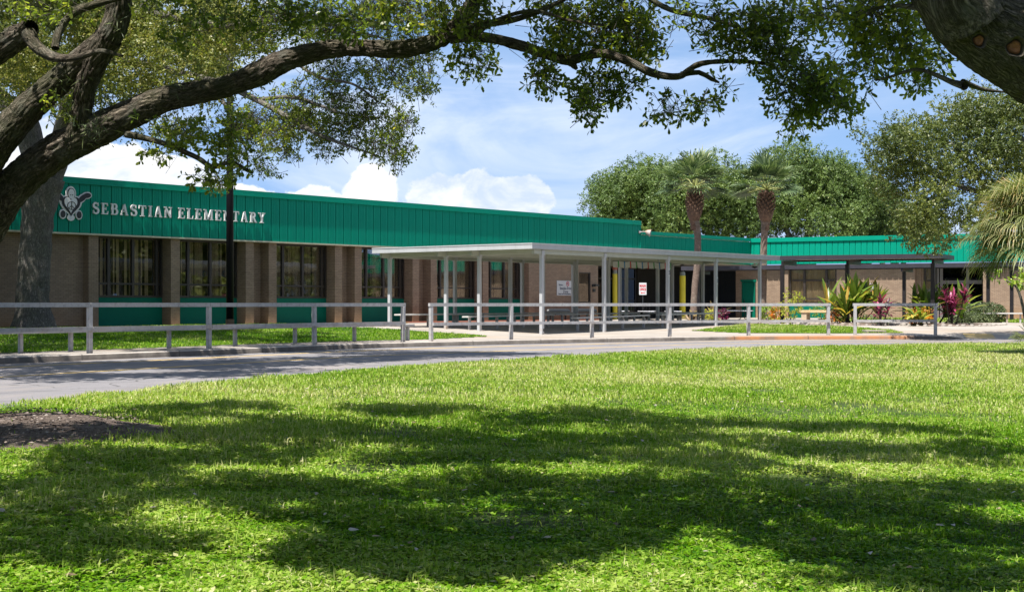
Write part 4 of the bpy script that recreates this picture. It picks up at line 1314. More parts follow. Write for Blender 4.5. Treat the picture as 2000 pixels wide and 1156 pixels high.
# picnic tables
def picnic(label, px, Y, rot=TH1, L=1.83):
    p = G_at(px, Y)
    o = empty('picnic_table', tuple(p), rot, label, 'table', 'white topped picnic tables near the office')
    top = mat_tab
    mb = MB(); mb.box(-L/2, L/2, -0.38, 0.38, 0.72, 0.76); mb.obj('table_top', top, o, bevel=0.01)
    for y in (-0.68, 0.68):
        mb = MB(); mb.box(-L/2, L/2, y-0.13, y+0.13, 0.42, 0.455); mb.obj('seat', top, o, bevel=0.01)
    for x in (-L/2+0.3, L/2-0.3):
        mb = MB(); mb.tube([(x, -0.3, 0.719), (x, -0.3, 0.05), (x, -0.66, 0.0)], 0.022, 8); mb.tube([(x, 0.3, 0.719), (x, 0.3, 0.05), (x, 0.66, 0.0)], 0.022, 8)
        mb.bar((x, -0.7, 0.40), (x, 0.7, 0.40), 0.035, 0.035); mb.obj('frame', M_darkmetal, o)
mat_tab = mat_paint('table_laminate', (0.62, 0.64, 0.70), 0.35, 0.05, 2)
picnic('white picnic table left of the second yellow column, nearer the first column', 1248, 72.5, TH1+0.5)
picnic('white picnic table directly left of the second yellow column', 1288, 71, TH1+0.9)
picnic('white picnic table behind the spiky bromeliad and right of the first palm trunk', 1428, 76, TH2)

# ------------------------------------------------------------------ signs
nb = empty('smoke_free_sign', (0, 0, 0), 0, 'white notice with a red no-smoking ring on the brick wall', 'sign')
nb.matrix_basis = M1 @ T((s_at(1087.5, 0.285), 0.285, 1.42))
nw = s_at(1117, 0.285)-s_at(1087.5, 0.285); nh = 0.72
mb = MB(); mb.box(0, nw, -0.012, 0.012, 0, nh); mb.obj('board', M_sign, nb)
for tx, sz, zz, xx in (('This is a', 0.105, nh-0.24, 0.12), ('Smoke-Free', 0.19, nh-0.43, 0.22), ('Zone', 0.19, nh-0.59, 0.48), ('Thank You For Not Smoking', 0.085, 0.05, 0.10)):
    text_mesh(tx, sz, M_ink, T((xx, -0.015, zz)), nb, 'lettering', bold=0.002)
mb = MB()
cx_, cz_, rr_ = nw*0.74, nh-0.15, 0.12
cx_ = nw*0.70
for i in range(28):
    a0, a1 = 2*math.pi*i/28, 2*math.pi*(i+1)/28
    mb.prism([(cx_+rr_*0.76*math.cos(a0), cz_+rr_*0.76*math.sin(a0)), (cx_+rr_*math.cos(a0), cz_+rr_*math.sin(a0)), (cx_+rr_*math.cos(a1), cz_+rr_*math.sin(a1)), (cx_+rr_*0.76*math.cos(a1), cz_+rr_*0.76*math.sin(a1))], -0.018, -0.0125)
mb.prism([(cx_-0.085, cz_+0.065), (cx_-0.065, cz_+0.085), (cx_+0.085, cz_-0.065), (cx_+0.065, cz_-0.085)][::-1], -0.020, -0.0126)
mb.obj('no_smoking_ring', M_red, nb)
mb = MB(); mb.box(cx_-0.07, cx_+0.05, -0.016, -0.0125, cz_-0.02, cz_+0.015); mb.box(cx_+0.03, cx_+0.07, -0.0155, -0.0124, cz_+0.016, cz_+0.05); mb.obj('cigarette_symbol', M_ink, nb)
# MAIN OFFICE sign, facing the drive, standing on a thin stake in the breezeway
mo_Y = 73.5
mop = P(1255.5, 564, mo_Y)
mo = empty('office_sign', (mop.x, mop.y, gz(mop.x, mop.y)), 0, 'white MAIN OFFICE sign with red letters and a red arrow pointing left', 'sign')
z0 = mop.z-mo['label'].count('#')-gz(mop.x, mop.y)
hw = 7.2/FPX*mo_Y; hh = 11.8/FPX*mo_Y
mb = MB(); mb.box(-hw, hw, -0.01, 0.01, z0-hh, z0+hh); mb.obj('board', M_sign, mo)
mb = MB(); mb.box(-0.02, 0.02, 0.011, 0.04, -0.02, z0+hh-0.05); mb.box(-0.2, 0.2, -0.2, 0.2, -0.02, 0.02); mb.obj('stake', M_black, mo)
text_mesh('MAIN', 0.165, M_red, T((0, -0.013, z0+hh*0.30)), mo, 'lettering', align='CENTER', squeeze=0.78, bold=0.006)
text_mesh('OFFICE', 0.165, M_red, T((0, -0.013, z0-hh*0.30)), mo, 'lettering', align='CENTER', squeeze=0.60, bold=0.006)
mb = MB(); zc = z0-hh*0.68
mb.prism([(-0.125, zc), (-0.045, zc-0.045), (-0.045, zc-0.016), (0.125, zc-0.016), (0.125, zc+0.016), (-0.045, zc+0.016), (-0.045, zc+0.045)], -0.014, -0.0105)
mb.obj('arrow', M_red, mo)
# paper notice on the wing wall
pn = empty('paper_notice', (0, 0, 0), 0, 'small white paper notice taped on the sunlit brick of the wing', 'notice')
pn.matrix_basis = M2 @ T((w_of(1699), OV-0.012, 1.75))
mb = MB(); mb.box(0, 0.42, 0, 0.006, 0.06, 0.42); mb.obj('board', M_sign, pn)
mb = MB()
for k in range(5): mb.box(0.05, 0.05+0.3*(0.6+0.4*((k*37) % 10)/10), -0.003, -0.0005, 0.35-k*0.055, 0.365-k*0.055)
mb.obj('print', M_ink, pn)
# dome camera under the end of the white canopy
dcp = P(1474, 519, 58.6)
dc = empty('dome_camera', (dcp.x, dcp.y, RZ-0.19), 0, 'small white dome camera hanging under the right end of the white canopy', 'camera')
mb = MB(); mb.tube([(0, 0, 0.06), (0, 0, -0.16)], [0.05, 0.05], 12); mb.tube([(0, 0, -0.161), (0, 0, -0.24)], [0.13, 0.14], 16); mb.obj('housing', M_sign, dc)
mb = MB(); mb.tube([(0, 0, -0.241), (0, 0, -0.29), (0, 0, -0.33)], [0.115, 0.10, 0.04], 16); mb.obj('dome', M_black, dc, smooth=True)
# storm drain slab in the grass
dp = G_at(1708, 51.2)
ds = empty('drain_slab', (dp.x, dp.y, dp.z), 0.0, 'pale concrete drain lid lying in the grass behind the short fence', 'slab')
mb = MB(); mb.box(-0.36, 0.32, -0.35, 0.35, -0.02, 0.085); mb.obj('lid', M_conc, ds, bevel=0.01)
mb = MB(); mb.box(-0.30, 0.22, -0.358, -0.3505, 0.0, 0.045); mb.obj('opening', M_black, ds)
# ramp paint, yellow
rp = []
for (px, Y) in ((1888, 49.6), (1945, 49.4), (1938, 51.8), (1880, 52.0)):
    x_ = (px-1000)/FPX*Y; rp.append((x_, Y, gz(x_, Y)+0.004))
nn = 10; V = []; F = []
for i in range(nn+1):
    for j in range(nn+1):
        a = i/nn; b = j/nn
        q = (Vector(rp[0])*(1-a)+Vector(rp[1])*a)*(1-b)+(Vector(rp[3])*(1-a)+Vector(rp[2])*a)*b
        V.append((q.x, q.y, gz(q.x, q.y)+0.006))
for i in range(nn):
    for j in range(nn):
        F.append((i*(nn+1)+j, (i+1)*(nn+1)+j, (i+1)*(nn+1)+j+1, i*(nn+1)+j+1))
tag(new_mesh('ramp_marking', V, F, M_yline), kind='structure')

# ------------------------------------------------------------------ vegetation tools
def limb_np(name, pts, mat, parent, sides=24, step=0.08, lump=0.06, disp=0.0, org=None, seed=0, M=None):
    """pts: list of (Vector, radius). One continuous tapering limb, optionally with furrowed bark relief."""
    a = np.array([[p.x, p.y, p.z, r] for p, r in pts])
    if org is not None: a[:, :3] -= np.array(org)
    c = catmull(a, step)
    n = len(c)
    tg = np.gradient(c[:, :3], axis=0); tg /= np.linalg.norm(tg, axis=1)[:, None]
    sd = np.zeros((n, 3)); pv = np.cross(tg[0], [0.13, 0.97, 0.21]); pv /= np.linalg.norm(pv)
    for i in range(n):
        pv = pv-tg[i]*pv.dot(tg[i]); pv /= np.linalg.norm(pv); sd[i] = pv
    up = np.cross(tg, sd)
    th = np.linspace(0, 2*math.pi, sides, endpoint=False)
    L = np.concatenate([[0], np.cumsum(np.linalg.norm(np.diff(c[:, :3], axis=0), axis=1))])
    rad = np.maximum(c[:, 3], 0.004)
    dirs = sd[:, None, :]*np.cos(th)[None, :, None]+up[:, None, :]*np.sin(th)[None, :, None]
    base = c[:, None, :3]+dirs*rad[:, None, None]
    nz = vnoise(base*3.1+seed, seed+1)-0.5
    rr = 1+lump*2*nz
    if disp > 0:
        ang = np.broadcast_to(th[None, :], (n, sides)); rl = rad[:, None]
        pc = np.stack([np.cos(ang)*rl/0.028, np.sin(ang)*rl/0.028, np.broadcast_to(L[:, None], (n, sides))/0.075], -1)
        wv = vnoise(base*9, seed+5)
        n1 = vnoise(pc+wv[..., None]*1.2, seed+2); n2 = vnoise(pc*2.1+7, seed+3)
        ridge = np.abs(2*n1-1)**0.6*0.7+np.abs(2*n2-1)*0.3
        off = disp*(ridge-0.55)
    else:
        off = 0
    Vv = c[:, None, :3]+dirs*(rad[:, None]*rr+off)[..., None]
    V = Vv.reshape(-1, 3)
    i, j = np.meshgrid(np.arange(n-1), np.arange(sides), indexing='ij')
    j2 = (j+1) % sides
    F = np.stack([i*sides+j, i*sides+j2, (i+1)*sides+j2, (i+1)*sides+j], -1).reshape(-1, 4)
    rm = float(np.mean(rad))
    u0 = th[j]*rm; u1 = (th[j]+2*math.pi/sides)*rm
    UV = np.stack([u0, L[i], u1, L[i], u1, L[i+1], u0, L[i+1]], -1).reshape(-1, 8)
    return V, F, UV

def limbs_obj(name, limbs, mat, parent, org, **k):
    Vs, Fs, Us = [], [], []; b = 0
    for q, l in enumerate(limbs):
        kk = dict(k)
        if isinstance(l, dict): kk.update(l['k']); l = l['p']
        V, F, U = limb_np(name, l, mat, parent, org=org, seed=q*3+1, **kk)
        Vs.append(V); Fs.append(F+b); Us.append(U); b += len(V)
    return np_mesh(name, np.vstack(Vs), np.vstack(Fs), mat, parent, uv=np.vstack(Us), smooth=True)

LEAF6 = np.array([[0, 0, 0], [0.45, 0.17, 0.03], [0.80, 0.21, 0.02], [1, 0, -0.03], [0.80, -0.21, 0.02], [0.45, -0.17, 0.03]], float)
LEAF4 = np.array([[0, 0, 0], [0.55, 0.24, 0.05], [1, 0, 0], [0.55, -0.24, 0.05]], float)
def rand_dirs(n, zb=0.0):
    v = rng.normal(size=(n, 3)); v[:, 2] += zb
    return v/np.linalg.norm(v, axis=1)[:, None]
def leaves_obj(name, cen, dirs, size, mat, parent=None, tmpl=LEAF4, tint=None, up=None, width=1.0):
    n = len(cen)
    if up is None: up = rand_dirs(n, 0.8)
    sd = np.cross(up, dirs); sd /= np.linalg.norm(sd, axis=1)[:, None]+1e-9
    nm = np.cross(dirs, sd)
    k = len(tmpl)
    V = cen[:, None, :]+size[:, None, None]*(dirs[:, None, :]*tmpl[None, :, 0, None]+sd[:, None, :]*tmpl[None, :, 1, None]*width+nm[:, None, :]*tmpl[None, :, 2, None])
    F = np.arange(n*k).reshape(n, k)
    if tint is None: tint = rng.random(n)
    return np_mesh(name, V.reshape(-1, 3), F, mat, parent, fattr={'tint': tint})

def sample_blobs(blobs, n, thr=0.0, nscale=1.0, seed=0, shell=0.5):
    """blobs: list of (center(3), radii(3), weight). Points with gaps, and their outward directions."""
    C_ = np.array([b[0] for b in blobs]); R_ = np.array([b[1] for b in blobs])
    vols = (R_[:, 0]*R_[:, 1]*R_[:, 2])**0.8
    pr = vols/vols.sum()
    outp = []; outn = []; got = 0
    while got < n:
        m = n*2
        k = rng.choice(len(blobs), size=m, p=pr)
        d = rand_dirs(m)
        r = rng.random(m)**(1/(3+6*shell))
        p = C_[k]+d*R_[k]*r[:, None]
        if thr > 0:
            f = vnoise(p*nscale, seed)*0.6+vnoise(p*nscale*2.3+5, seed+1)*0.4
            s = f > thr
            p = p[s]; d = d[s]
        outp.append(p); outn.append(d); got += len(p)
    return np.vstack(outp)[:n], np.vstack(outn)[:n]

def lobed(blobs, count, rlo, rhi, sd=0):
    """break big domes into many rounded leaf masses on their surface"""
    r_ = np.random.default_rng(sd); o = []
    C_ = np.array([b[0] for b in blobs]); R_ = np.array([b[1] for b in blobs])
    pr = (R_.prod(axis=1))**0.67; pr = pr/pr.sum()
    for _ in range(count):
        k = r_.choice(len(blobs), p=pr)
        d = r_.normal(size=3); d /= np.linalg.norm(d)
        p = C_[k]+d*R_[k]*(r_.random()**0.25)
        q = r_.uniform(rlo, rhi)
        o.append((tuple(p), (q, q, q*0.75), 1.0))
    return o

def foliage(name, blobs, nclus, per, lsize, mat, parent, org, spread=0.22, thr=0.42, nscale=1.0, seed=0, shell=0.3, tmpl=LEAF4, droop=0.15, tintbias=0.0, twigs=None, tint_noise=0.5, width=1.0, orient=0.0):
    c, on = sample_blobs(blobs, nclus, thr, nscale, seed, shell)
    c = c-np.array(org)
    td = on*0.6+rand_dirs(nclus, -0.25)*0.8
    td /= np.linalg.norm(td, axis=1)[:, None]
    # whorls of leaves towards the tip of a short twig
    t = 0.45+0.55*np.sqrt(rng.random((nclus, per)))
    pos = c[:, None, :]+td[:, None, :]*(t[..., None]-0.5)*spread*2+rng.normal(size=(nclus, per, 3))*spread*0.10
    dr = td[:, None, :]*0.45+rng.normal(size=(nclus, per, 3))*0.62
    dr[..., 2] -= droop
    dr /= np.linalg.norm(dr, axis=-1)[..., None]
    pos = pos.reshape(-1, 3); dr = dr.reshape(-1, 3)
    n = len(pos)
    size = lsize*rng.uniform(0.6, 1.2, n)
    tn = vnoise((c+np.array(org))*0.8, seed+9)
    tint = np.clip(rng.random(n)*(1-tint_noise)+np.repeat(tn, per)*tint_noise+tintbias+(rng.random(n) > 0.97)*0.3, 0, 1)
    up = rand_dirs(n, 0.8)
    if orient: up = up+np.repeat(on, per, axis=0)*orient
    o = leaves_obj(name, pos, dr, size, mat, parent, tmpl, tint, width=width, up=up)
    if twigs:
        a = c-td*spread*1.6; b = c+td*spread
        w_ = twigs
        sdv = np.cross(td, rand_dirs(nclus)); sdv /= np.linalg.norm(sdv, axis=1)[:, None]
        s2 = np.cross(td, sdv)
        V = np.stack([a+sdv*w_, a-sdv*w_*0.5+s2*w_*0.87, a-sdv*w_*0.5-s2*w_*0.87, b+sdv*w_*0.4, b-sdv*w_*0.2+s2*w_*0.35, b-sdv*w_*0.2-s2*w_*0.35], 1).reshape(-1, 3)
        i = np.arange(nclus)*6
        F = np.vstack([np.stack([i+x, i+(x+1) % 3, i+3+(x+1) % 3, i+3+x], -1) for x in range(3)])
        np_mesh('twigs', V, F, twig_mat, parent)
    return o
twig_mat = mat_paint('twig', (0.05, 0.042, 0.032), 0.9, 0.3, 8)

def B(px, py, rx, ry, Y, ry_m=None, wgt=1.0):
    p = P(px, py, Y)
    k = Y/FPX
    return ((p.x, p.y, p.z), (rx*k, ry_m or max(0.3, (rx+ry)/2*k), ry*k), wgt)
def LP(lst, Y0, Y1=None):
    """pixel polyline (px,py,rpx[,Y]) -> limb points"""
    n = len(lst); o = []
    for i, q in enumerate(lst):
        Y = q[3] if len(q) > 3 else (Y0 if Y1 is None else Y0+(Y1-Y0)*i/(n-1))
        o.append((P(q[0], q[1], Y), q[2]*Y/FPX))
    return o

# ------------------------------------------------------------------ near oak on the left
gO = -0.2
o1 = (-5.75, 13.4, float(Lz(np.array([-5.75]), np.array([13.4]))[0]))
oak = empty('oak_tree', o1, 0, 'big near live oak whose furrowed bare limb arches across the top from the left edge', 'tree')
base = [(Vector((-5.75, 13.4, o1[2]-0.15)), 0.74), (Vector((-5.72, 13.5, 0.3)), 0.54), (Vector((-5.45, 13.7, 1.1)), 0.38)]
def D(p, k): return {'p': p, 'k': k}
hi = dict(sides=110, step=0.02, disp=0.026, lump=0.07)
l1 = LP([(-140, 620, 50.5), (-66, 495, 45.2), (6, 388, 39.1), (62, 332, 35.7), (114, 293, 33.9), (180, 261, 33.1), (250, 226, 28.7), (330, 192, 25.2), (430, 172, 20.9), (500, 147, 24.4), (560, 118, 21.8), (640, 98, 19.1), (700, 94, 16.5),
         (770, 97, 17.4), (830, 88, 17.4), (880, 62, 17.4), (915, 22, 15.7), (940, -30, 13.1), (955, -110, 13.1), (1010, -220, 9.6)], 13.9, 12.4)
l2 = LP([(-140, 500, 41.8), (-75, 385, 39.1), (-16, 296, 33.9), (44, 224, 29.6), (108, 166, 26.1), (160, 118, 24.4), (205, 82, 26.1), (228, 40, 26.1), (234, -10, 24.4), (240, -90, 21.8), (300, -220, 17.4), (330, -340, 12.2)], 13.6, 13.0)
l3 = LP([(132, 296, 27.0), (150, 262, 24.4), (160, 215, 20.0), (168, 165, 21.8), (190, 115, 23.5), (214, 75, 26.1)], 13.55, 13.2)
l4 = LP([(-160, 620, 34.8), (-150, 430, 29.6), (-110, 250, 27.0), (-40, 130, 25.2), (20, 85, 26.1), (52, 62, 20.9), (62, 52, 13.9)], 13.0, 12.6)
l5 = LP([(55, 66, 15), (72, 92, 13), (105, 112, 10), (150, 113, 7), (195, 100, 5), (240, 110, 3)], 12.6, 12.2)
l6 = LP([(108, 95, 8), (112, 70, 8), (128, 40, 8), (150, 22, 8), (200, 5, 7), (260, -10, 5)], 12.6, 12.9)
l7 = LP([(880, 74, 13), (925, 72, 11), (965, 76, 10.5), (1010, 88, 10.5), (1060, 104, 10), (1110, 118, 10), (1150, 108, 9), (1185, 106, 9), (1230, 122, 8.5), (1280, 145, 8), (1325, 150, 7), (1345, 138, 6),
         (1370, 125, 5.5), (1430, 120, 4.5), (1500, 126, 3.5), (1530, 150, 2.5)], 12.6, 12.0)
l8 = LP([(1110, 118, 7), (1122, 130, 6), (1127, 136, 3)], 12.4)
l9 = LP([(1330, 146, 6), (1365, 142, 5), (1390, 155, 4.5), (1405, 162, 2)], 12.2)
l10 = LP([(246, 262, 8), (290, 272, 6), (335, 286, 5.5), (385, 308, 5), (415, 326, 5), (450, 318, 4.5), (485, 334, 4), (494, 338, 1.5)], 13.2, 12.8)
l11 = LP([(900, 60, 9), (945, 48, 8), (1000, 40, 6), (1060, 20, 5), (1120, -10, 4)], 12.5, 12.2)
l12 = LP([(930, 68, 5), (970, 40, 4), (1040, 22, 4), (1110, 40, 3), (1180, 50, 2)], 12.5, 11.9)
l13 = LP([(1160, -60, 7), (1240, -20, 6), (1310, 20, 5), (1400, 40, 4), (1480, 70, 3)], 12.2, 11.9)
trunk = base+[(l1[0][0]*0.5+l2[0][0]*0.5, 0.38)]
brs = [D(l1, hi), D(l2, hi), D(l3, dict(hi, step=0.025)), D(l4, dict(hi, step=0.03)), D(l5, dict(sides=30, disp=0.012)), D(l6, dict(sides=20, disp=0.008)), D(l7, dict(sides=40, step=0.025, disp=0.012)),
       D(l8, dict(sides=16)), D(l9, dict(sides=16)), D(l10, dict(sides=24, step=0.03, disp=0.006)), D(l11, dict(sides=16)), D(l12, dict(sides=10)), D(l13, dict(sides=10)),
       D([(Vector((0.0, 12.4, 4.6)), .05), (Vector((0.6, 10, 5.4)), .09), (Vector((1.6, 7.5, 6.0)), .05)], dict(sides=12, step=0.2)),
       D([(l2[-1][0], .07), (Vector((-1.2, 10.5, 6.2)), .10), (Vector((0.4, 7.5, 6.8)), .05)], dict(sides=12, step=0.2)),
       D([(l1[-1][0], .07), (Vector((1.4, 11.8, 5.6)), .07), (Vector((2.8, 11.0, 5.9)), .03)], dict(sides=12, step=0.2))]
limbs_obj('trunk', [D(trunk, dict(sides=90, step=0.04, disp=0.035, lump=0.05))], M_bark, oak, o1)
limbs_obj('limbs', brs, M_bark, oak, o1, sides=24, step=0.06, lump=0.05)
# visible sprays along the limb
vis = []
for (px, py, rx, ry) in ((870, 10, 80, 45), (800, 15, 70, 30), (960, 25, 80, 50), (1050, 45, 90, 60), (1150, 50, 90, 60), (1240, 75, 60, 45), (1330, 50, 90, 70), (1430, 55, 90, 75), (1530, 60, 90, 80), (1610, 80, 60, 80),
                         (925, 118, 42, 34), (1040, 120, 40, 28), (1068, 160, 26, 22), (1170, 175, 55, 30), (1150, 205, 26, 28), (1215, 165, 40, 22), (1310, 200, 50, 34), (1350, 175, 50, 30), (1385, 200, 26, 16),
                         (1420, 160, 26, 22), (1300, 105, 60, 30), (1550, 165, 60, 55), (1600, 190, 58, 50), (1560, 235, 30, 25), (1640, 215, 30, 16), (1480, 95, 70, 40), (1240, 20, 30, 30), (1190, 10, 60, 30)):
    vis.append(B(px, py, rx, ry, 12.3+0.5*math.sin(px), 0.45))
foliage('crown', vis, 1950, 7, 0.058, M_lfnear, oak, o1, spread=0.10, thr=0.52, nscale=2.2, seed=3, shell=0.0, tmpl=LEAF6, droop=0.1, twigs=0.003)
vis = []
for (px, py, rx, ry) in ((300, 235, 35, 20), (345, 250, 45, 30), (385, 262, 40, 26), (310, 300, 25, 12), (335, 300, 18, 14), (420, 345, 30, 16), (395, 350, 20, 10), (470, 315, 28, 26), (440, 290, 25, 30), (460, 250, 26, 30), (115, 215, 25, 22), (500, 320, 16, 12),
                         (520, 30, 90, 40), (640, 40, 80, 40), (730, 25, 70, 30), (420, 20, 70, 40), (380, 60, 60, 40), (200, -10, 120, 40), (60, 10, 90, 40)):
    vis.append(B(px, py, rx, ry, 12.9+0.4*math.sin(px), 0.4))
foliage('crown', vis, 560, 7, 0.062, M_lfnear, oak, o1, spread=0.10, thr=0.48, nscale=3.0, seed=8, shell=0.0, tmpl=LEAF6, droop=0.1, twigs=0.0025)
# the rest of the crown, above the picture, over the lawn
foliage('crown', over1, 19000, 9, 0.13, M_lfnear, oak, o1, spread=0.20, thr=0.0, seed=12, shell=0.1)
# bromeliads and ferns riding on the limb
for (px, py, Y, n_) in ((185, 262, 13.2, 60), (200, 240, 13.1, 40), (350, 165, 12.9, 30), (500, 122, 12.7, 16), (240, 60, 12.9, 26), (150, 170, 13.1, 24), (1110, 100, 12.2, 14), (960, 62, 12.3, 26), (920, 30, 12.3, 16), (140, 230, 13.0, 20)):
    p0 = P(px, py, Y)-Vector(o1)
    tf = np.array([(p0.x, p0.y-0.12, p0.z)])+rng.normal(size=(n_, 3))*np.array([0.06, 0.04, 0.04])
    leaves_obj('air_plant', tf, rand_dirs(n_, 0.2), rng.uniform(0.06, 0.12, n_), M_hedge, oak, width=0.14)

# ------------------------------------------------------------------ near oak on the right (only its leaning limb is in view)
oR = (4.9, 8.2, float(Lz(np.array([4.9]), np.array([8.2]))[0]))
oak2 = empty('oak_tree', oR, 0, 'thick leaning oak trunk with two orange pruning scars entering at the top right corner', 'tree')
r1 = [(Vector((4.9, 8.2, oR[2]-0.15)), 0.62), (Vector((4.8, 8.2, 0.2)), 0.45), (Vector((4.45, 8.15, 1.0)), 0.39)]+LP([(2330, 280, 118), (2160, 172, 108), (2018, 98, 96), (1925, 46, 85), (1865, 0, 74), (1822, -60, 62), (1790, -150, 52), (1700, -300, 40), (1560, -420, 26)], 8.0, 7.7)
r2 = LP([(1900, 40, 66), (1868, -20, 58), (1900, -100, 50), (1960, -220, 40), (2050, -350, 28)], 7.75, 7.5)
r3 = LP([(1885, 168, 9), (1862, 162, 6), (1830, 148, 4.5), (1790, 136, 3.5), (1740, 150, 2.5), (1710, 158, 1.5)], 7.9, 8.3)
r4 = LP([(1810, 15, 10), (1780, 14, 6), (1750, 12, 4), (1700, 20, 3), (1660, 40, 2)], 7.8, 8.2)
r5 = LP([(1880, 160, 6), (1920, 175, 4), (1960, 180, 2)], 8.2, 8.5)
limbs_obj('trunk', [D(r1, dict(sides=150, step=0.02, disp=0.028, lump=0.06)), D(r2, dict(sides=100, step=0.03, disp=0.025)), D(r3, dict(sides=16)), D(r4, dict(sides=16)), D(r5, dict(sides=10))], M_barkR, oak2, oR, sides=20, step=0.04, lump=0.05)
for (px, py, rp_, Y) in ((1911, 80, 10, 7.46), (1981, 93, 13, 7.47)):
    p = P(px, py, Y)-Vector(oR); r_ = rp_*Y/FPX
    V = []; nA = 22
    rings = [(1.5, 0.05, 1), (1.15, 0.0, 1), (1.0, 0.0, 1), (0.85, 0.02, 0), (0.5, 0.015, 0), (0.0, 0.01, 0)]
    axis = Vector((-0.15, -0.97, -0.12)).normalized(); e1 = axis.cross(Vector((0, 0, 1))).normalized(); e2 = e1.cross(axis)
    for (q, h, _) in rings[:-1]:
        for k in range(nA):
            a = 2*math.pi*k/nA; w_ = 1+0.09*math.sin(3*a+px)+0.06*math.sin(5*a)
            V.append(p+e1*math.cos(a)*q*r_*w_+e2*math.sin(a)*q*r_*w_-axis*(-1)*h)
    V.append(p+axis*(0.01))
    F = []
    for j in range(len(rings)-2):
        for k in range(nA): F.append((j*nA+k, j*nA+(k+1) % nA, (j+1)*nA+(k+1) % nA, (j+1)*nA+k))
    j = len(rings)-2
    for k in range(nA): F.append((j*nA+k, j*nA+(k+1) % nA, len(V)-1))
    ob = new_mesh('pruning_scar', V, F, M_cut, oak2, smooth=True)
    ob.data.materials.append(M_barkR)
    for fi, pf in enumerate(ob.data.polygons): pf.material_index = 1 if fi < 2*nA else 0
vis = []
for (px, py, rx, ry) in ((1700, 60, 60, 60), (1655, 100, 50, 60), (1740, 100, 55, 40), (1720, 30, 70, 45), (1640, 20, 50, 40), (1700, 140, 50, 28), (1725, 165, 24, 14), (1780, 120, 40, 22), (1805, 150, 20, 12), (1600, 40, 50, 50), (1820, 115, 25, 25), (1760, 50, 30, 40), (1975, -5, 40, 18)):
    vis.append(B(px, py, rx, ry, 8.6+0.4*math.sin(px), 0.35))
foliage('crown', vis, 430, 7, 0.050, M_lfnear, oak2, oR, spread=0.09, thr=0.47, nscale=4.0, seed=21, shell=0.0, tmpl=LEAF6, twigs=0.0025, tintbias=0.18)
foliage('crown', over2, 13000, 9, 0.13, M_lfnear, oak2, oR, spread=0.20, thr=0.0, seed=31, shell=0.1)

# ------------------------------------------------------------------ second oak, beyond the fence on the left
t2 = G_at(66, 47.5)
o2 = tuple(t2)
oak3 = empty('oak_tree', o2, 0, 'pale smooth-barked oak growing in the verge against the brick wall at far left', 'tree')
def at2(px, py, r, Y=47.5): return (P(px, py, Y), r*Y/FPX)
tr = [(Vector((t2.x, t2.y, t2.z-0.2)), 0.78), at2(66, 615, 36), at2(64, 560, 31), at2(68, 500, 30), at2(72, 440, 31), at2(80, 390, 34), at2(92, 345, 34)]
tl = [tr, [at2(88, 360, 30), at2(108, 320, 24), at2(122, 270, 20, 46.5), at2(140, 200, 17, 44), at2(200, 110, 14, 41), at2(280, 20, 11, 38), at2(350, -60, 8, 36)],
      [at2(86, 370, 28), at2(70, 320, 24), at2(50, 260, 20), at2(20, 215, 17), at2(-40, 150, 14), at2(-120, 60, 10)],
      [at2(50, 260, 14), at2(52, 200, 12), at2(45, 120, 10), at2(60, 40, 8), at2(70, -60, 6)],
      [at2(-10, 185, 13), at2(30, 205, 13), at2(60, 230, 12), at2(75, 300, 16)],
      [at2(200, 110, 9, 41), at2(300, 130, 7, 38), at2(420, 160, 6, 35), at2(500, 195, 6, 33), at2(560, 228, 5, 32), at2(620, 262, 4, 31), at2(680, 285, 2.5, 30.5), at2(740, 305, 1.5, 30)],
      [at2(500, 195, 4, 33), at2(570, 190, 4, 32), at2(620, 205, 3.5, 31.5), at2(680, 225, 2.5, 31), at2(740, 230, 1.5, 31)],
      [at2(560, 110, 3, 33), at2(620, 150, 3, 32), at2(690, 165, 2.5, 31), at2(740, 200, 1.5, 31)],
      [at2(280, 20, 7, 38), at2(420, 50, 6, 35), at2(540, 40, 5, 33), at2(640, 35, 4, 32), at2(760, 60, 2, 31)],
      [at2(420, 160, 4, 35), at2(450, 230, 3, 34), at2(480, 290, 2.2, 33), at2(484, 330, 1.5, 33)],
      [at2(590, 75, 3, 33), at2(650, 60, 3, 32), at2(720, 68, 2, 31), at2(790, 90, 1.2, 31)]]
limbs_obj('trunk', [D(tl[0], dict(sides=48, step=0.12, disp=0.02, lump=0.10)), D(tl[1], dict(sides=32, lump=0.1)), D(tl[2], dict(sides=32, lump=0.1))]+tl[3:], M_barkfar, oak3, o2, sides=14, step=0.15, lump=0.08)
dense = []
for (px, py, rx, ry, Y) in ((60, 40, 110, 60, 40), (180, 40, 110, 70, 38), (300, 50, 110, 70, 37), (400, 80, 90, 60, 36), (330, 150, 90, 50, 38), (230, 190, 70, 50, 40), (100, 150, 80, 50, 41), (420, 160, 70, 35, 35), (30, 130, 60, 60, 43), (260, 120, 90, 60, 37),
                            (-80, 60, 120, 90, 44), (500, 30, 80, 50, 34), (10, 210, 40, 30, 44), (110, 230, 34, 28, 42), (300, 205, 60, 24, 38), (240, 235, 25, 16, 39), (190, -70, 200, 60, 40), (420, -60, 160, 60, 36), (-150, -60, 200, 90, 44), (150, 100, 120, 40, 50), (320, 90, 120, 40, 51), (440, 60, 80, 40, 52)):
    dense.append(B(px, py, rx, ry, Y, 1.4))
foliage('crown', lobed(dense, 210, 0.45, 0.9, 4), 10500, 9, 0.095, M_lffar, oak3, o2, spread=0.22, thr=0.36, nscale=1.3, orient=1.0, seed=41, shell=0.4, tintbias=0.22)
sparse = []
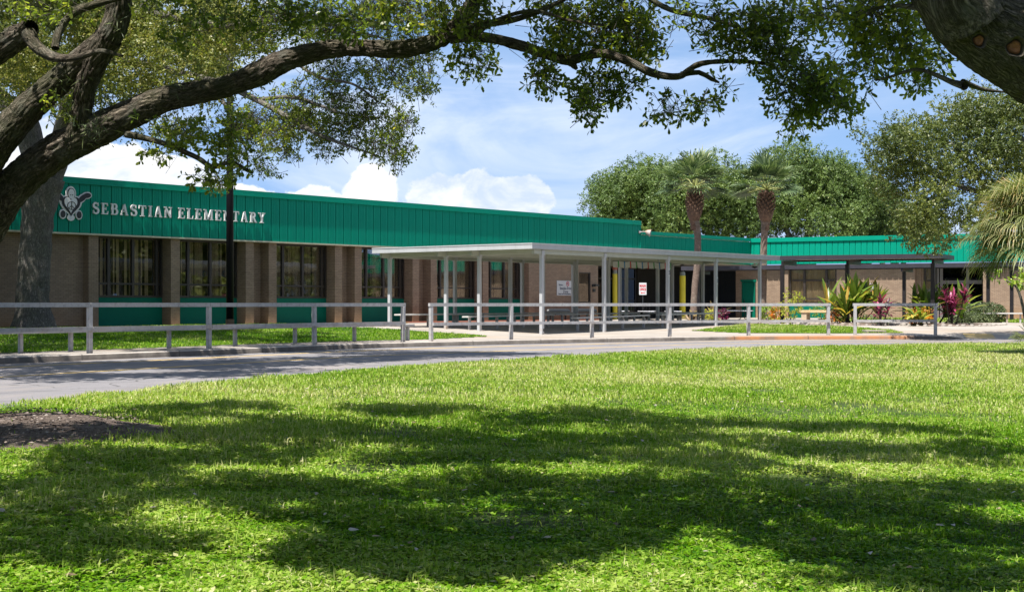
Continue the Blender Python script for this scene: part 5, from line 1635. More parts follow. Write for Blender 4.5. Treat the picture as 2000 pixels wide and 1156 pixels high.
for (px, py, rx, ry, Y) in ((520, 225, 90, 40, 33), (610, 200, 90, 45, 32), (690, 205, 80, 45, 31), (700, 260, 80, 34, 31), (760, 290, 48, 26, 30), (770, 320, 22, 10, 30), (640, 290, 40, 14, 31), (790, 240, 30, 20, 30), (810, 175, 40, 20, 30),
                            (760, 140, 60, 30, 31), (840, 155, 26, 14, 30), (650, 140, 90, 24, 32), (560, 70, 120, 40, 33), (680, 50, 110, 40, 32), (790, 60, 60, 40, 31), (480, 280, 45, 30, 33), (520, 330, 35, 10, 33), (560, 300, 26, 10, 32),
                            (395, 240, 30, 30, 34), (350, 260, 50, 20, 34), (440, 335, 40, 12, 33), (500, 235, 34, 35, 33), (600, 250, 60, 25, 32), (430, 360, 22, 8, 33), (540, 270, 40, 20, 32), (590, 20, 120, 30, 33), (740, 10, 100, 26, 32), (820, 110, 40, 14, 31)):
    sparse.append(B(px, py, rx, ry, Y, 0.9))
foliage('crown', sparse, 3400, 9, 0.078, M_lfnear, oak3, o2, spread=0.17, thr=0.46, nscale=2.0, seed=47, shell=0.0, twigs=0.006, tintbias=0.02)
foliage('crown', over3, 19000, 9, 0.17, M_lffar, oak3, o2, spread=0.3, thr=0.0, seed=51, shell=0.1)

# ------------------------------------------------------------------ trees built the plain way
def tree(name, label, base_xy, z0, trunks, blobs, nclus, lsize, mat, seed, per=8, spread=0.35, thr=0.42, nscale=0.6, barkm=None, group=None, tb=0.0, shell=0.5):
    o = (base_xy[0], base_xy[1], z0)
    t = empty(name, o, 0, label, 'tree', group)
    limbs_obj('trunk', trunks, barkm or M_barkfar, t, o, sides=12, step=0.4, lump=0.06)
    foliage('crown', blobs, nclus, per, lsize, mat, t, o, spread=spread, thr=thr, nscale=nscale, seed=seed, shell=shell, tintbias=tb, orient=1.3)
    return t
# mid-right oak
bp = Vector((20.2, 50.0, 0.1))
mr = []
for (px, py, rx, ry, Y) in ((1790, 290, 70, 40, 47), (1740, 255, 48, 22, 46), (1725, 300, 26, 26, 46), (1860, 270, 70, 60, 48), (1930, 260, 70, 60, 48), (1990, 250, 60, 70, 49), (1890, 205, 50, 30, 49), (1960, 215, 60, 40, 49), (1800, 340, 60, 40, 47),
                            (1880, 340, 70, 40, 48), (1960, 340, 70, 50, 48), (1750, 355, 28, 26, 46), (1790, 395, 50, 30, 46), (1850, 400, 46, 26, 47), (1780, 425, 30, 24, 46), (1810, 452, 22, 14, 46), (1835, 445, 16, 18, 46), (1900, 430, 34, 16, 47), (1890, 405, 40, 20, 47), (2050, 300, 90, 110, 50), (2150, 260, 120, 120, 51), (1965, 390, 50, 30, 47), (1770, 320, 40, 22, 47)):
    mr.append(B(px, py, rx, ry, Y, 1.5))
tk = [[(bp-Vector((0, 0, .2)), 0.45), (bp+Vector((-.2, 0, 1.6)), 0.33), (bp+Vector((-.5, 0, 3.2)), 0.28), (P(2060, 330, 49.5), .2), (P(1990, 270, 49), .1)], [(bp+Vector((-.4, 0, 2.6)), .2), (P(2010, 400, 48.5), .14), (P(1930, 380, 48), .1), (P(1840, 350, 47), .06), (P(1770, 300, 46.5), .03)],
      [(P(1930, 380, 48), .07), (P(1870, 290, 48), .05), (P(1800, 260, 47), .02)], [(P(1850, 355, 47), .04), (P(1820, 400, 46.5), .03), (P(1795, 440, 46), .015)]]
tree('oak_tree', 'leafy oak with drooping sprays on the right, between the background trees and the fan palm', (bp.x, bp.y), bp.z, tk, lobed(mr, 260, 0.34, 0.75, 6), 11000, 0.105, M_lffar, 61, per=9, spread=0.20, thr=0.33, nscale=1.4, tb=-0.02, shell=0.5)
# background broadleaf trees behind the school
GT = 'broad trees behind the school'
def bgtree(label, px, Y, doms, n, seed, tb=0.0):
    x = (px-1000)/FPX*Y
    bl = [B(a, b, c, d, Y, 4.0*c/100+1) for a, b, c, d in doms]
    top = bl[0][0]
    tree('broadleaf_tree', label, (x, Y), 0.0, [[(Vector((x, Y, -0.3)), .55), (Vector((x, Y, 2.5)), .4), (Vector((x+.3, Y, top[2])), .2)], [(Vector((x, Y, 2.5)), .25), (Vector((x-2.5, Y, top[2])), .1)], [(Vector((x, Y, 2.5)), .25), (Vector((x+2.5, Y+1, top[2])), .1)]],
         lobed(bl, n//36, 0.8, 1.5, seed), int(n*2.3), 0.17, M_lfbg, seed, per=9, spread=0.32, thr=0.30, nscale=0.9, group=GT, tb=tb, shell=1.6)
bgtree('dark round-topped tree at the left end of the row behind the school', 1235, 112, [(1235, 400, 75, 70), (1190, 425, 40, 40), (1260, 370, 60, 45), (1215, 370, 40, 30), (1280, 420, 60, 50), (1175, 450, 30, 25)], 5200, 71)
bgtree('middle background tree filling the space behind the first palm', 1380, 108, [(1370, 400, 90, 70), (1330, 360, 60, 40), (1400, 360, 70, 40), (1310, 420, 60, 50), (1440, 420, 60, 50), (1300, 350, 30, 30)], 5200, 72, 0.04)
bgtree('tall background tree with a rounded crown peaking right of the second palm', 1575, 106, [(1575, 370, 95, 65), (1560, 330, 60, 32), (1620, 350, 60, 40), (1500, 410, 70, 55), (1650, 390, 60, 50), (1600, 430, 100, 40), (1540, 315, 30, 20)], 6000, 73, 0.02)
bgtree('background tree sloping down at the right end of the row', 1680, 110, [(1690, 410, 45, 45), (1665, 370, 40, 35), (1715, 400, 22, 35), (1700, 440, 60, 30)], 2600, 74, -0.03)
bgtree('small yellowish background tree low beside the drooping oak spray', 1745, 118, [(1750, 435, 40, 28), (1790, 445, 40, 22), (1730, 420, 20, 20)], 1500, 75, 0.1)
# pale bare roof ridge seen over the coping
# far treeline beyond the drive on the right; the school windows mirror it
tlb = []
for k, (x, y) in enumerate(((38, 8), (46, 18), (50, 28), (54, 38), (57, 46), (64, 52), (44, 61), (46, 53), (50, 57), (52, 34), (44, 2), (36, -8), (72, 56), (60, 42))):
    tlb += [((x, y, 6.5), (5.5, 5.5, 4.0), 1.), ((x-2, y+2, 3.0), (5.0, 5.0, 3.2), 1.)]
for (x, y) in ((-34, -30), (-24, -36), (-13, -38), (-3, -36), (8, -38), (19, -34), (30, -28), (-42, -20), (-46, -6), (-45, 8), (-29, -33), (14, -35)):  # unseen trees behind the camera, added to darken mirrored and ambient sky
    tlb += [((x, y, 6.5), (5.5, 5.5, 4.5), 1.), ((x, y+1, 3.0), (5.0, 5.0, 3.2), 1.)]
tlo = foliage('far_treeline', lobed(tlb, 1000, 1.4, 2.4, 5), 26000, 9, 0.60, M_lffar, None, (0, 0, 0), spread=0.5, thr=0.3, nscale=0.6, seed=88, shell=1.0, orient=1.0)
tag(tlo, 'mass of trees round the school grounds, those behind the camera added to darken reflections', None, None, 'stuff')

# ------------------------------------------------------------------ sabal palms
def fan(c, hub, d, rl, nseg, spread, droop, wd, tint, Vs, Fs, Ts, cup=0.25):
    """one costapalmate fan: narrow segments radiating from hub, tips drooping"""
    d = d.normalized()
    side = d.cross(Vector((0, 0, 1)))
    if side.length < 0.1: side = Vector((1, 0, 0))
    side = side+Vector((random.uniform(-.25, .25), random.uniform(-.25, .25), random.uniform(-.4, .4)))
    side.normalize(); nrm = side.cross(d).normalized()
    for i in range(nseg):
        a = (i/(nseg-1)-0.5)*2*spread
        L = rl*(1-0.28*abs(a/spread)**2)*random.uniform(0.80, 1.08)
        e = (d*math.cos(a)+side*math.sin(a)).normalized()
        e = (e+nrm*cup*abs(math.sin(a))).normalized()
        p0 = hub
        p1 = hub+e*L*0.55
        p2 = p1+(e+Vector((0, 0, -droop*0.6))).normalized()*L*0.25
        p3 = p2+(e+Vector((0, 0, -droop*2.0))).normalized()*L*0.22
        s = e.cross(nrm).normalized()*wd
        b = len(Vs)
        Vs += [p0, p1-s, p1+s, p2-s*0.6, p2+s*0.6, p3]
        tt = min(1, max(0, tint+random.uniform(-.3, .3)))
        Fs += [(b, b+1, b+2)]; Ts.append(tt)
        Fs += [(b+1, b+3, b+4), (b+1, b+4, b+2)]; Ts += [tt, tt]
        Fs += [(b+3, b+5, b+4)]; Ts.append(min(1, tt+0.1))
def palm(label, px_b, py_top, Y, lean_px, rfan, seed, nfr=30, mat=None, curve=0.0):
    random.seed(seed)
    b = G_at(px_b, Y)
    hub = P(lean_px, py_top, Y)
    o = empty('sabal_palm', tuple(b), 0, label, 'palm tree', 'sabal palms in the courtyard')
    ob = tuple(b)
    k = Y/FPX
    def pt(f, r, dx=0): return (Vector((b.x+(hub.x-b.x)*f+dx*k, Y, b.z+(hub.z-b.z)*f)), r*k)
    H_ = hub.z-b.z
    limbs_obj('trunk', [[pt(-0.02, 10), pt(0.05, 7.2), pt(0.25, 6.0, curve*.3), pt(0.45, 6.4, curve), pt(0.62, 6.6, curve), pt(0.70, 7.0, curve*.6), pt(0.76, 9.5), pt(0.80, 12)]], M_palmbark, o, ob, sides=20, step=0.12, lump=0.08)
    # boots: old leaf bases round a bulging head
    mb = MB()
    for i in range(110):
        f = 0.77+0.19*(i/110.); a = i*2.399
        r_ = (6.5+10.5*math.sin(math.pi*min(1, max(0, (f-0.74)/0.26)))**0.8)*k
        c, _ = pt(f, 1)
        rad = Vector((math.cos(a), math.sin(a), 0))
        p0 = c+rad*r_*0.6-Vector(ob); p1 = c+rad*r_*1.12+Vector((0, 0, 0.17))-Vector(ob)
        mb.bar(p0, p1, 0.085, 0.045)
    mb.obj('boots', M_boot, o)
    limbs_obj('crown_core', [[pt(0.68, 6.8), pt(0.74, 8.2), pt(0.78, 12.5), pt(0.86, 14), pt(0.93, 9), pt(0.99, 4)]], M_boot, o, ob, sides=16, step=0.1, lump=0.1)
    Vs, Fs, Ts = [], [], []
    st = MB()
    hb = pt(0.99, 1)[0]-Vector(ob)
    for i in range(nfr):
        a = i*2.399+random.uniform(-.2, .2)
        e = R(random.uniform(-6, 50)) if i > 7 else R(random.uniform(50, 80))
        d = Vector((math.cos(a)*math.cos(e), math.sin(a)*math.cos(e), math.sin(e)))
        pl = rfan*random.uniform(0.48, 0.66)
        hubp = hb+d*pl+Vector((0, 0, -0.04 if e < 0.5 else 0))
        st.tube([hb, hb+d*pl*0.5+Vector((0, 0, 0.05)), hubp], [0.02, 0.015, 0.01], 4)
        d2 = (d+Vector((0, 0, -0.18*math.cos(e)))).normalized()
        fan(None, hubp, d2, rfan*0.60, 20, R(85), 0.35, 0.036, 0.30+0.2*math.sin(e)+random.uniform(-.2, .25), Vs, Fs, Ts)
    st.obj('frond_stalks', M_yelstalk, o)
    np_mesh('fronds', np.array([tuple(v) for v in Vs]), np.array(Fs), mat or M_palm, o, fattr={'tint': np.array(Ts)})
    return o
M_yelstalk = mat_paint('frond_stalk', (0.30, 0.32, 0.10), 0.6)
palm('left sabal palm of the pair rising behind the white canopy', 1354, 366, 69.5, 1357, 1.74, 5, 46, curve=7)
palm('right sabal palm of the pair, standing before the corner of the two green fascias', 1490, 369, 72, 1497, 1.72, 9, 46, curve=-2)
# drooping fan palm at the right edge
random.seed(77)
pb = G_at(2040, 34.5); ob = tuple(pb)
fp = empty('fan_palm', ob, 0, 'shaggy low fan palm with dry drooping frond tips at the right edge', 'palm tree')
k = 34.5/FPX
cen = P(2024, 462, 34.5)
limbs_obj('trunk', [[(pb-Vector((0, 0, .2)), .2), (Vector((pb.x, 34.5, 1.0)), .17), (Vector((cen.x, 34.5, cen.z-.3)), .18), (cen, .12)]], M_palmbark, fp, ob, sides=16, step=0.1, lump=0.1)
Vs, Fs, Ts = [], [], []; st = MB()
hb = cen-Vector(ob)
for i in range(90):
    a = i*2.399; e = R(random.uniform(-35, 80))
    d = Vector((math.cos(a)*math.cos(e), math.sin(a)*math.cos(e), math.sin(e)))
    hubp = hb+d*random.uniform(0.55, 0.95)
    st.tube([hb, hb+d*0.4+Vector((0, 0, .04)), hubp], [0.02, 0.014, 0.01], 4)
    fan(None, hubp, (d+Vector((0, 0, -.3))).normalized(), 1.15, 40, R(95), 0.9, 0.014, 0.45+random.uniform(-.15, .25), Vs, Fs, Ts)
st.obj('frond_stalks', M_yelstalk, fp)
np_mesh('fronds', np.array([tuple(v) for v in Vs]), np.array(Fs), M_palmR, fp, fattr={'tint': np.array(Ts)})
# small broadleaf sprig and low palmetto under it
lb = G_at(2010, 40)
sh = empty('small_tree', tuple(lb), 0, 'slim young tree with light green leaves below the fan palm', 'tree')
limbs_obj('trunk', [[(lb-Vector((0, 0, .1)), .05), (P(1998, 600, 40), .04), (P(1985, 560, 40), .03), (P(1965, 548, 40), .015)]], M_barkfar, sh, tuple(lb), sides=8, step=0.2, lump=0.03)
foliage('crown', [B(1975, 540, 28, 10, 40, .3), B(1995, 550, 20, 12, 40, .3), B(2020, 545, 30, 18, 40, .4)], 70, 7, 0.13, M_shrub, sh, tuple(lb), spread=0.14, thr=0.3, seed=91, shell=0)
random.seed(79)
pb2 = G_at(2012, 44.5)
pm = empty('palmetto', tuple(pb2), 0, 'low palmetto clump poking in at the right edge above the drive', 'plant')
Vs, Fs, Ts = [], [], []
for i in range(16):
    a = i*2.399; e = R(random.uniform(5, 80))
    d = Vector((math.cos(a)*math.cos(e), math.sin(a)*math.cos(e), math.sin(e)))
    fan(None, d*0.25, d, 0.55, 16, R(75), 0.5, 0.012, 0.3, Vs, Fs, Ts)
np_mesh('fronds', np.array([tuple(v) for v in Vs]), np.array(Fs), M_palmR, pm, fattr={'tint': np.array(Ts)})

# ------------------------------------------------------------------ bed plants
def blade_plant(name, label, px, Y, n, L, wd, mat, seed, elo=35, ehi=88, bend=0.5, tint=(0, 1), stems=0, stemh=0.0, group=None, cat='plant', spread=0.15):
    random.seed(seed)
    b = G_at(px, Y)
    o = empty(name, tuple(b), 0, label, cat, group)
    Vs, Fs, Ts = [], [], []
    st = MB()
    heads = [(Vector((0, 0, 0)))]
    if stems:
        heads = []
        for s_ in range(stems):
            q = Vector((random.gauss(0, spread), random.gauss(0, spread), stemh*random.uniform(0.5, 1.1)))
            st.tube([(q.x*0.3, q.y*0.3, -0.02), (q.x*0.8, q.y*0.8, q.z*0.6), tuple(q)], [0.025, 0.018, 0.012], 6)
            heads.append(q)
        st.obj('stems', twig_mat, o)
    for i in range(n):
        h = heads[i % len(heads)]
        if stems: h = h+Vector((0, 0, -random.random()*0.35*stemh))
        else: h = h+Vector((random.gauss(0, spread), random.gauss(0, spread), 0))
        a = random.uniform(0, 6.283); e = R(random.uniform(elo, ehi)); l = L*random.uniform(0.6, 1.1)
        d = Vector((math.cos(a)*math.cos(e), math.sin(a)*math.cos(e), math.sin(e)))
        side = d.cross(Vector((0, 0, 1))).normalized()
        tt = random.uniform(*tint)
        prev = None; pos = h.copy(); prof = [0.25, 0.75, 1.0, 0.8, 0.02]; m = len(prof)
        dd_ = d.copy()
        for j, w_ in enumerate(prof):
            b0 = len(Vs)
            lift = dd_.cross(side).normalized()*(-0.18*wd*w_)
            Vs += [pos-side*wd*w_/2+lift, pos.copy(), pos+side*wd*w_/2+lift]
            if j:
                Fs += [(b0-3, b0-2, b0+1, b0), (b0-2, b0-1, b0+2, b0+1)]; Ts += [tt, min(1, tt+.08)]
            pos = pos+dd_*l/(m-1)
            dd_ = (dd_+Vector((0, 0, -bend/(m-1)))).normalized()
    np_mesh('leaves', np.array([tuple(v) for v in Vs]), np.array(Fs), mat, o, fattr={'tint': np.array(Ts)})
    return o
M_ginger = mat_leaf('ginger_leaf', [(0, (0.05, 0.10, 0.015)), (0.5, (0.12, 0.19, 0.03)), (0.8, (0.24, 0.30, 0.06)), (0.95, (0.45, 0.40, 0.10)), (1, (0.6, 0.28, 0.05))], 0.35, 0.3)
blade_plant('shell_ginger', 'tallest clump of broad green and yellow leaves, behind the dark post nearest the fence gap', 1668, 58.3, 210, 1.25, 0.19, M_ginger, 1, 20, 88, 0.6, stems=12, stemh=0.95, spread=0.48, group='ginger clumps')
blade_plant('shell_ginger', 'second clump of broad green leaves, left of the deep pink plant', 1826, 58.5, 150, 1.2, 0.17, M_ginger, 2, 15, 88, 0.6, (0, 0.85), stems=9, stemh=0.85, spread=0.42, group='ginger clumps')
blade_plant('shell_ginger', 'low yellow-striped broad leaves spilling right of the second ginger clump, at the short fence', 1790, 57, 36, 0.75, 0.16, M_ginger, 22, 5, 60, 0.8, (0.4, 1), stems=3, stemh=0.4, spread=0.3, group='ginger clumps')
blade_plant('ti_plant', 'deep pink ti plant beside the tallest green clump', 1722, 56.5, 80, 0.50, 0.085, M_pink, 3, 5, 85, 0.8, stems=4, stemh=1.25, spread=0.13, group='pink ti plants')
blade_plant('ti_plant', 'broad crimson ti plant in front of the dark office windows', 1858, 57.2, 190, 0.50, 0.085, M_pink, 4, 0, 85, 0.8, stems=9, stemh=1.3, spread=0.27, group='pink ti plants')
blade_plant('bromeliad', 'large pale spiky bromeliad at the foot of the first palm', 1392, 66.5, 20, 1.05, 0.15, M_brom, 5, 20, 75, 1.1, (0.3, 1), spread=0.05)
blade_plant('bromeliad', 'smaller pink-tinged bromeliad in front of the first palm trunk', 1349, 67, 14, 0.85, 0.14, M_brom, 6, 25, 75, 1.3, (0.4, 1), spread=0.05)
def bush(name, label, blobs, px, Y, n, ls, mat, seed, group=None, per=7, spread=0.12, thr=0.3, stem=True, cat='plant', shell=0.3, width=1.0):
    b = G_at(px, Y)
    o = empty(name, tuple(b), 0, label, cat, group)
    bl = [B(*q) for q in blobs]
    if stem:
        mb = MB()
        for q in bl:
            c = Vector(q[0])-b
            mb.tube([(c.x*0.1, 0, -0.03), (c.x*0.6, c.y*0.5, c.z*0.5), tuple(c)], [0.02, 0.014, 0.006], 5)
        mb.obj('stems', twig_mat, o)
    foliage('leaves', bl, n, per, ls, mat, o, tuple(b), spread=spread, thr=thr, nscale=3, seed=seed, shell=shell, width=width)
    return o
bush('yellow_shrub', 'thin airy yellow-green shrub left of the stone bench', [(1545, 600, 22, 18, 57, .35), (1540, 580, 12, 14, 57, .2), (1562, 578, 8, 8, 57, .2), (1535, 618, 20, 10, 57, .3)], 1545, 57, 110, 0.09, M_yelleaf, 101, thr=0.35)
bush('croton', 'small orange-red croton bush at the base of the second palm', [(1517, 612, 11, 10, 62, .25)], 1517, 62, 45, 0.13, M_croton, 102)
bush('croton', 'dark red croton bush right of the spiky bromeliad', [(1412, 612, 9, 9, 66, .22)], 1412, 66, 36, 0.12, M_pink, 103)
bush('green_shrub', 'light green low shrub at the foot of the spiky bromeliad', [(1385, 614, 11, 8, 65, .25)], 1385, 65, 40, 0.1, M_yelleaf, 104)
bush('green_shrub', 'green leafy shrub at the foot of the second palm trunk', [(1500, 612, 14, 14, 66, .3), (1490, 605, 8, 8, 66, .2)], 1500, 66, 60, 0.13, M_shrub, 105)
bush('green_shrub', 'green shrub just left of the tallest ginger clump behind the stone bench', [(1600, 604, 14, 12, 70, .4), (1625, 612, 12, 10, 70, .3)], 1606, 70, 70, 0.12, M_shrub, 106)
bush('croton', 'mixed red and yellow croton under the tallest ginger clump', [(1640, 620, 16, 14, 60, .35), (1625, 612, 10, 10, 60, .25)], 1640, 60, 80, 0.12, M_croton, 107)
bush('croton', 'low red and yellow croton at the foot of the second ginger clump', [(1788, 618, 16, 14, 57.5, .3), (1810, 612, 10, 10, 57.5, .25)], 1790, 57.5, 90, 0.12, M_croton, 108)
bush('dark_shrub', 'dark purple low shrub under the first pink ti plant', [(1700, 626, 18, 12, 57.3, .3), (1728, 622, 12, 14, 57.3, .25)], 1705, 57.3, 90, 0.11, M_hedge, 109)
bush('clipped_hedge', 'rounded clipped grey-green hedge below the office windows', [(1900, 612, 30, 19, 63, .6), (1930, 610, 32, 19, 63, .6), (1945, 614, 20, 18, 63, .5), (1880, 624, 26, 14, 62, .5), (1900, 624, 44, 11, 62.6, .5)], 1915, 63, 1900, 0.07, M_hedge, 110, per=9, spread=0.07, thr=0.2, shell=1.0)
bush('green_shrub', 'pale grey-green shrub between the crimson ti plant and the hedge', [(1885, 630, 14, 12, 58.5, .3)], 1885, 58.5, 80, 0.07, M_hedge, 111)
# planting-bed soil with stones at its rim
beds = [((1668, 58), 2.1, 1.3), ((1840, 57.8), 2.3, 1.3), ((1385, 66), 1.6, 1.0), ((1505, 64.5), 1.7, 1.6)]
for q, ((px, Y), ra, rb) in enumerate(beds):
    c = G_at(px, Y); V = [(c.x, c.y, c.z+0.07)]; n_ = 40
    for k in range(n_):
        a = 2*math.pi*k/n_; f = 1+0.1*math.sin(3*a+q)
        V.append((c.x+ra*f*0.6*math.cos(a), c.y+rb*f*0.6*math.sin(a), c.z+0.06))
    for k in range(n_):
        a = 2*math.pi*k/n_; f = 1+0.1*math.sin(3*a+q)
        x_, y_ = c.x+ra*f*math.cos(a), c.y+rb*f*math.sin(a)
        V.append((x_, y_, gz(x_, y_)-0.01))
    F = [(0, 1+k, 1+(k+1) % n_) for k in range(n_)]+[(1+k, 1+n_+k, 1+n_+(k+1) % n_, 1+(k+1) % n_) for k in range(n_)]
    tag(new_mesh('mulch', V, F, M_mulch if q else M_mulch), kind='stuff')
def rocks(name, label, pts, seed):
    random.seed(seed); mbv = []; mbf = []
    for (x, y, s) in pts:
        b0 = len(mbv); z = gz(x, y)
        r_ = [s*random.uniform(0.8, 1.1) for _ in range(8)]
        for zz, f in ((-.02, 1.0), (0.5*s, 0.9), (0.8*s, 0.5)):
            for k in range(8): mbv.append((x+r_[k]*f*math.cos(k*.785), y+r_[k]*f*math.sin(k*.785), z+zz))
        for j in range(2):
            for k in range(8): mbf.append((b0+j*8+k, b0+j*8+(k+1) % 8, b0+(j+1)*8+(k+1) % 8, b0+(j+1)*8+k))
        mbf.append(tuple(b0+16+k for k in range(8)))
    return mbv, mbf
pts = []
for ((px, Y), ra, rb) in beds[:2]:
    c = G_at(px, Y)
    for k in range(26):
        a = math.pi+math.pi*k/25+0.0
        pts.append((c.x+ra*1.05*math.cos(a)+random.gauss(0, .04), c.y+rb*1.05*math.sin(a)+random.gauss(0, .04), random.uniform(.07, .13)))
mv, mf = rocks('', '', pts, 3)
tag(new_mesh('edging_stones', mv, mf, M_conc), kind='stuff')
# red mulch against the school wall
V = []; F = []
ss = np.linspace(79.5, 95.0, 40)
for s_ in ss:
    for y_ in (-1.15, -0.4, 0.3):
        p = main_pt(s_, y_+0.1*math.sin(s_*1.7)*(y_ < -1)); V.append((p.x, p.y, gz(p.x, p.y)+0.012+(0.03 if y_ > -1 else 0)))
for i in range(len(ss)-1):
    for j in range(2):
        F.append((i*3+j, (i+1)*3+j, (i+1)*3+j+1, i*3+j+1))
tag(new_mesh('red_mulch', V, F, M_redmulch), kind='stuff')

# ------------------------------------------------------------------ grass
def grass(name, xy, zf, hmean, wbase, mat, tintb=0.0, broad=0.0, seed=0, hv=0.4):
    x, y = xy; n = len(x)
    z = zf(x, y)
    p = np.stack([x, y, z], -1)
    cl = vnoise(p*np.array([1.7, 1.7, 0])+seed, seed)*0.55+vnoise(p*np.array([5.5, 5.5, 0])+seed, seed+2)*0.45
    patch = vnoise(p*np.array([0.35, 0.35, 0])+seed+50, seed+4)
    h = hmean*(0.25+1.5*cl)*rng.uniform(1-hv, 1+hv, n)
    wd = wbase*rng.uniform(0.7, 1.3, n)*(1+0*y)
    a = rng.uniform(0, 2*math.pi, n)
    lean = rng.uniform(0.1, 0.95, n)
    if broad > 0.3: h = h*(0.75+0.5*patch)
    isb = rng.random(n) < broad*np.clip(0.4+1.3*patch, 0, 1)
    h = np.where(isb, h*0.75, h)
    dx, dy = np.cos(a), np.sin(a)
    sx, sy = -dy, dx
    mid = p+np.stack([dx*h*lean*0.35, dy*h*lean*0.35, h*0.62], -1)
    tip = p+np.stack([dx*h*lean*1.1, dy*h*lean*1.1, h*(1.05-lean*0.45)], -1)
    s = np.stack([sx, sy, 0*sx], -1)*wd[:, None]/2
    # broad little weed leaves: lie flatter at the top of a hidden stem
    lw = rng.uniform(0.007, 0.015, n)
    bc = p+np.stack([dx*h*0.3, dy*h*0.3, h*0.7], -1)
    bd = np.stack([dx, dy, rng.uniform(-0.1, 0.6, n)], -1)*lw[:, None]*1.25
    bs = np.stack([sx, sy, rng.uniform(-0.3, 0.3, n)], -1)*lw[:, None]
    A0 = np.where(isb[:, None], bc-bd, p-s*0.9)
    A1_ = np.where(isb[:, None], bc+bs, mid+s)
    A2 = np.where(isb[:, None], bc+bd, tip)
    A3 = np.where(isb[:, None], bc-bs, mid-s)
    V = np.stack([A0, A3, A2, A1_], 1).reshape(-1, 3)
    tint = np.clip(0.12+0.55*patch+rng.normal(0, 0.16, n)+tintb+0.25*(rng.random(n) > 0.94)-0.18*(cl < 0.4), 0, 1)
    return tag(np_mesh(name, V, np.arange(4*n).reshape(n, 4), mat, fattr={'tint': tint}), kind='stuff')
def lawn_pts(y0, y1, dens):
    A_ = (y1-y0)*(0.36*(y0+y1)+3.0)
    n = int(A_*dens)
    y = rng.uniform(y0, y1, int(n*1.35)); x = rng.uniform(-1, 1, len(y))*(0.36*y1+1.5)
    m = np.abs(x) < 0.36*y+1.5
    x, y = x[m], y[m]
    d = -poly_dist(LD, x, y)
    edge = 0.0+0.10*(vnoise(np.stack([x*2, y*2, x*0], -1), 77)-0.5)*2
    m = d > edge
    ang = np.arctan2(y-MC[1], x-MC[0]); rm = np.hypot(x-MC[0], y-MC[1])
    rim = MR*(0.88+0.08*np.sin(3*ang+1)+0.05*np.sin(7*ang))+0.25*(vnoise(np.stack([x*3, y*3, x*0], -1), 5)-0.5)
    m &= (rm > rim) | (rng.random(len(x)) < 0.02+0.9*np.clip((rm-MR*0.55)/MR, 0, 1)*(vnoise(np.stack([x*5, y*5, x*0], -1), 9) > 0.55))
    # thin worn spots
    bare = vnoise(np.stack([x*0.9+3, y*0.9, x*0], -1), 15)
    m &= rng.random(len(x)) < np.clip((bare-0.10)*7, 0.25, 1)
    return x[m], y[m]
GS = []
for (a, b, dn, wb, hm, br) in ((4.0, 8.5, 5600*GK, 0.0055, 0.058, 0.80), (8.5, 12, 3600*GK, 0.007, 0.060, 0.72), (12, 18, 2000*GK, 0.0105, 0.062, 0.4), (18, 28, 900*GK, 0.013, 0.065, 0.15), (28, 43, 520*GK, 0.018, 0.06, 0.0)):
    GS.append((lawn_pts(a, b, dn), wb, hm, br))
for (xy, wb, hm, br) in GS:
    grass('lawn_grass', xy, lambda x, y: Lz(x, y)-0.008, hm, wb, M_grass, 0.04 if br > 0.5 else (0.16 if br > 0.3 else 0.36), br, 7)  # farther bands get paler tints, putting the strip's sunshine into the blade colour
# dead leaves and pale specks dropped on the lawn
x, y = lawn_pts(4.2, 20, 9); n_ = len(x)
pp = np.stack([x, y, Lz(x, y)+rng.uniform(0.02, 0.05, n_)], -1)
M_litter = mat_leaf('dry_leaf', [(0, (0.12, 0.09, 0.05)), (0.6, (0.30, 0.24, 0.17)), (1, (0.42, 0.40, 0.40))], 0.5, 0.1, 1.0)
o = leaves_obj('leaf_litter', pp, rand_dirs(n_, 0)*np.array([1, 1, .3]), rng.uniform(0.03, 0.065, n_), M_litter, None, LEAF6, up=rand_dirs(n_, 2.5)); tag(o, kind='stuff')
# wood chips and dead leaves on the mulch ring
a_ = rng.uniform(0, 2*math.pi, 5200); r_ = MR*np.sqrt(rng.random(5200))*1.02
x = MC[0]+r_*np.cos(a_); y = MC[1]+r_*np.sin(a_)
pp = np.stack([x, y, Lz(x, y)+0.065+rng.uniform(0, 0.03, 5200)-0.06*(r_ > MR*0.9), -0*x][:3], -1)
M_chip = mat_leaf('wood_chip', [(0, (0.06, 0.045, 0.038)), (0.6, (0.17, 0.13, 0.11)), (1, (0.34, 0.30, 0.27))], 0.8, 0.0, 1.0, 0.2)
o = leaves_obj('wood_chips', pp, rand_dirs(5200, 0)*np.array([1, 1, .15]), rng.uniform(0.02, 0.055, 5200), M_chip, None, LEAF4, up=rand_dirs(5200, 1.6), width=0.8); tag(o, kind='stuff')
# pennywort discs
x, y = lawn_pts(4.2, 13, 9); n_ = len(x)
DISC = np.array([[math.cos(a)*0.5, math.sin(a)*0.5, 0.04*math.cos(3*a)] for a in np.linspace(0, 2*math.pi, 8, endpoint=False)])
pp = np.stack([x, y, Lz(x, y)+rng.uniform(0.035, 0.06, n_)], -1)
o = leaves_obj('pennywort_weeds', pp, rand_dirs(n_, 0)*np.array([1, 1, .25]), rng.uniform(0.022, 0.042, n_), M_shrub, None, DISC, tint=rng.uniform(0.1, 0.6, n_), up=rand_dirs(n_, 2.2)); tag(o, kind='stuff')
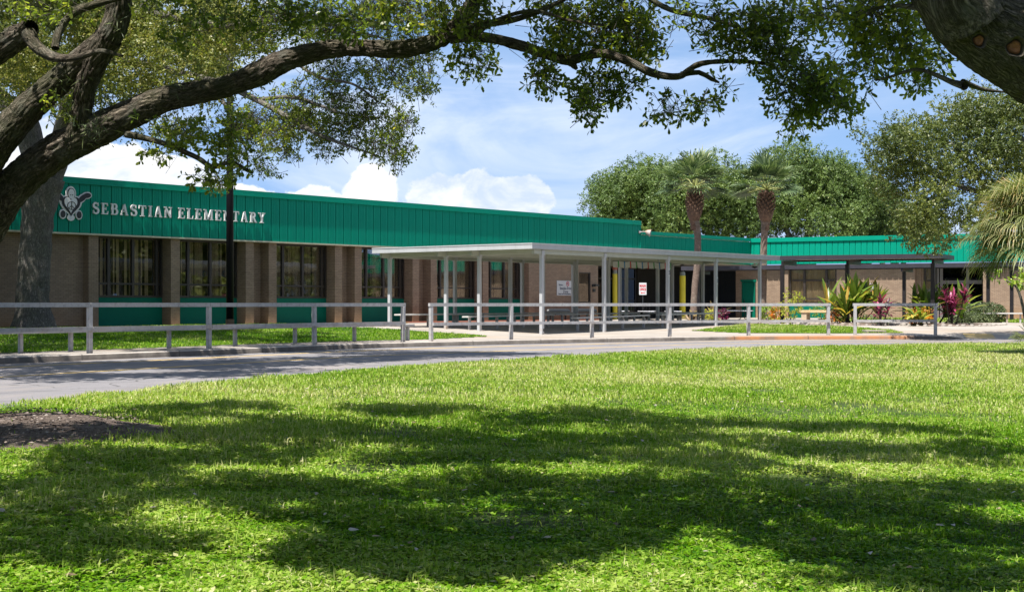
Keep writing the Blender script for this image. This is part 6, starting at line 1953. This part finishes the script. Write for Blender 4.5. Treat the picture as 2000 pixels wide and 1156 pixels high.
# verge grass behind the kerb
def verge(poly, dens, hm=0.05, wb=0.022, seed=3, base=True, tb=0.22):
    pl = np.array(poly)
    x0, y0 = pl.min(0); x1, y1 = pl.max(0)
    n = int((x1-x0)*(y1-y0)*dens)
    x = rng.uniform(x0, x1, n); y = rng.uniform(y0, y1, n)
    m = in_poly(x, y, poly); x, y = x[m], y[m]
    grass('verge_grass', (x, y), lambda a, b: Gz(a, b), hm, wb, M_grass, tb, 0, seed)
    if base:
        # soil sheet: fine grid clipped to the polygon
        st_ = 0.35
        gx = np.arange(x0, x1+st_, st_); gy = np.arange(y0, y1+st_, st_)
        X_, Y_ = np.meshgrid(gx, gy, indexing='ij')
        Zg = Gz(X_.ravel(), Y_.ravel())+0.006
        V = np.stack([X_.ravel(), Y_.ravel(), Zg], -1)
        I, J = np.meshgrid(np.arange(len(gx)-1), np.arange(len(gy)-1), indexing='ij')
        I, J = I.ravel(), J.ravel(); ny = len(gy)
        F = np.stack([I*ny+J, (I+1)*ny+J, (I+1)*ny+J+1, I*ny+J+1], -1)
        cx = (gx[I]+st_/2); cy = (gy[J]+st_/2)
        k_ = in_poly(cx, cy, poly)
        if k_.any(): tag(np_mesh('verge', V, F[k_], M_soil), kind='structure')
kk = KERB[:, :2]; tgk = np.gradient(kk, axis=0); tgk /= np.linalg.norm(tgk, axis=1)[:, None]
off19 = kk+np.stack([-tgk[:, 1], tgk[:, 0]], -1)*1.95
sel = off19[(off19[:, 1] > 20) & (off19[:, 0] < -2.2)]
vp = [tuple(q) for q in sel]+[(-0.75, 45.4), (-1.2, 46.4), (-5.3, 49.9), (-6.3, 51.6)]+[tuple(main_pt(80, -1.2))[:2], tuple(main_pt(72, -0.3))[:2], tuple(main_pt(40, -0.3))[:2]]
verge(vp, 330, tb=0.06)
verge([(6.3, 51.9), (7.8, 50.4), (11, 50.4), (13.4, 50.8), (13.6, 53), (12.6, 55.4), (9.2, 57.6), (8.6, 56.6)], 420)
verge([tuple(main_pt(0, 0))[:2] if False else (14.5, 66.5), (22, 62.3), (25, 66), (24.5, 76), (17, 80), (14.8, 72)], 160, 0.08, 0.035)
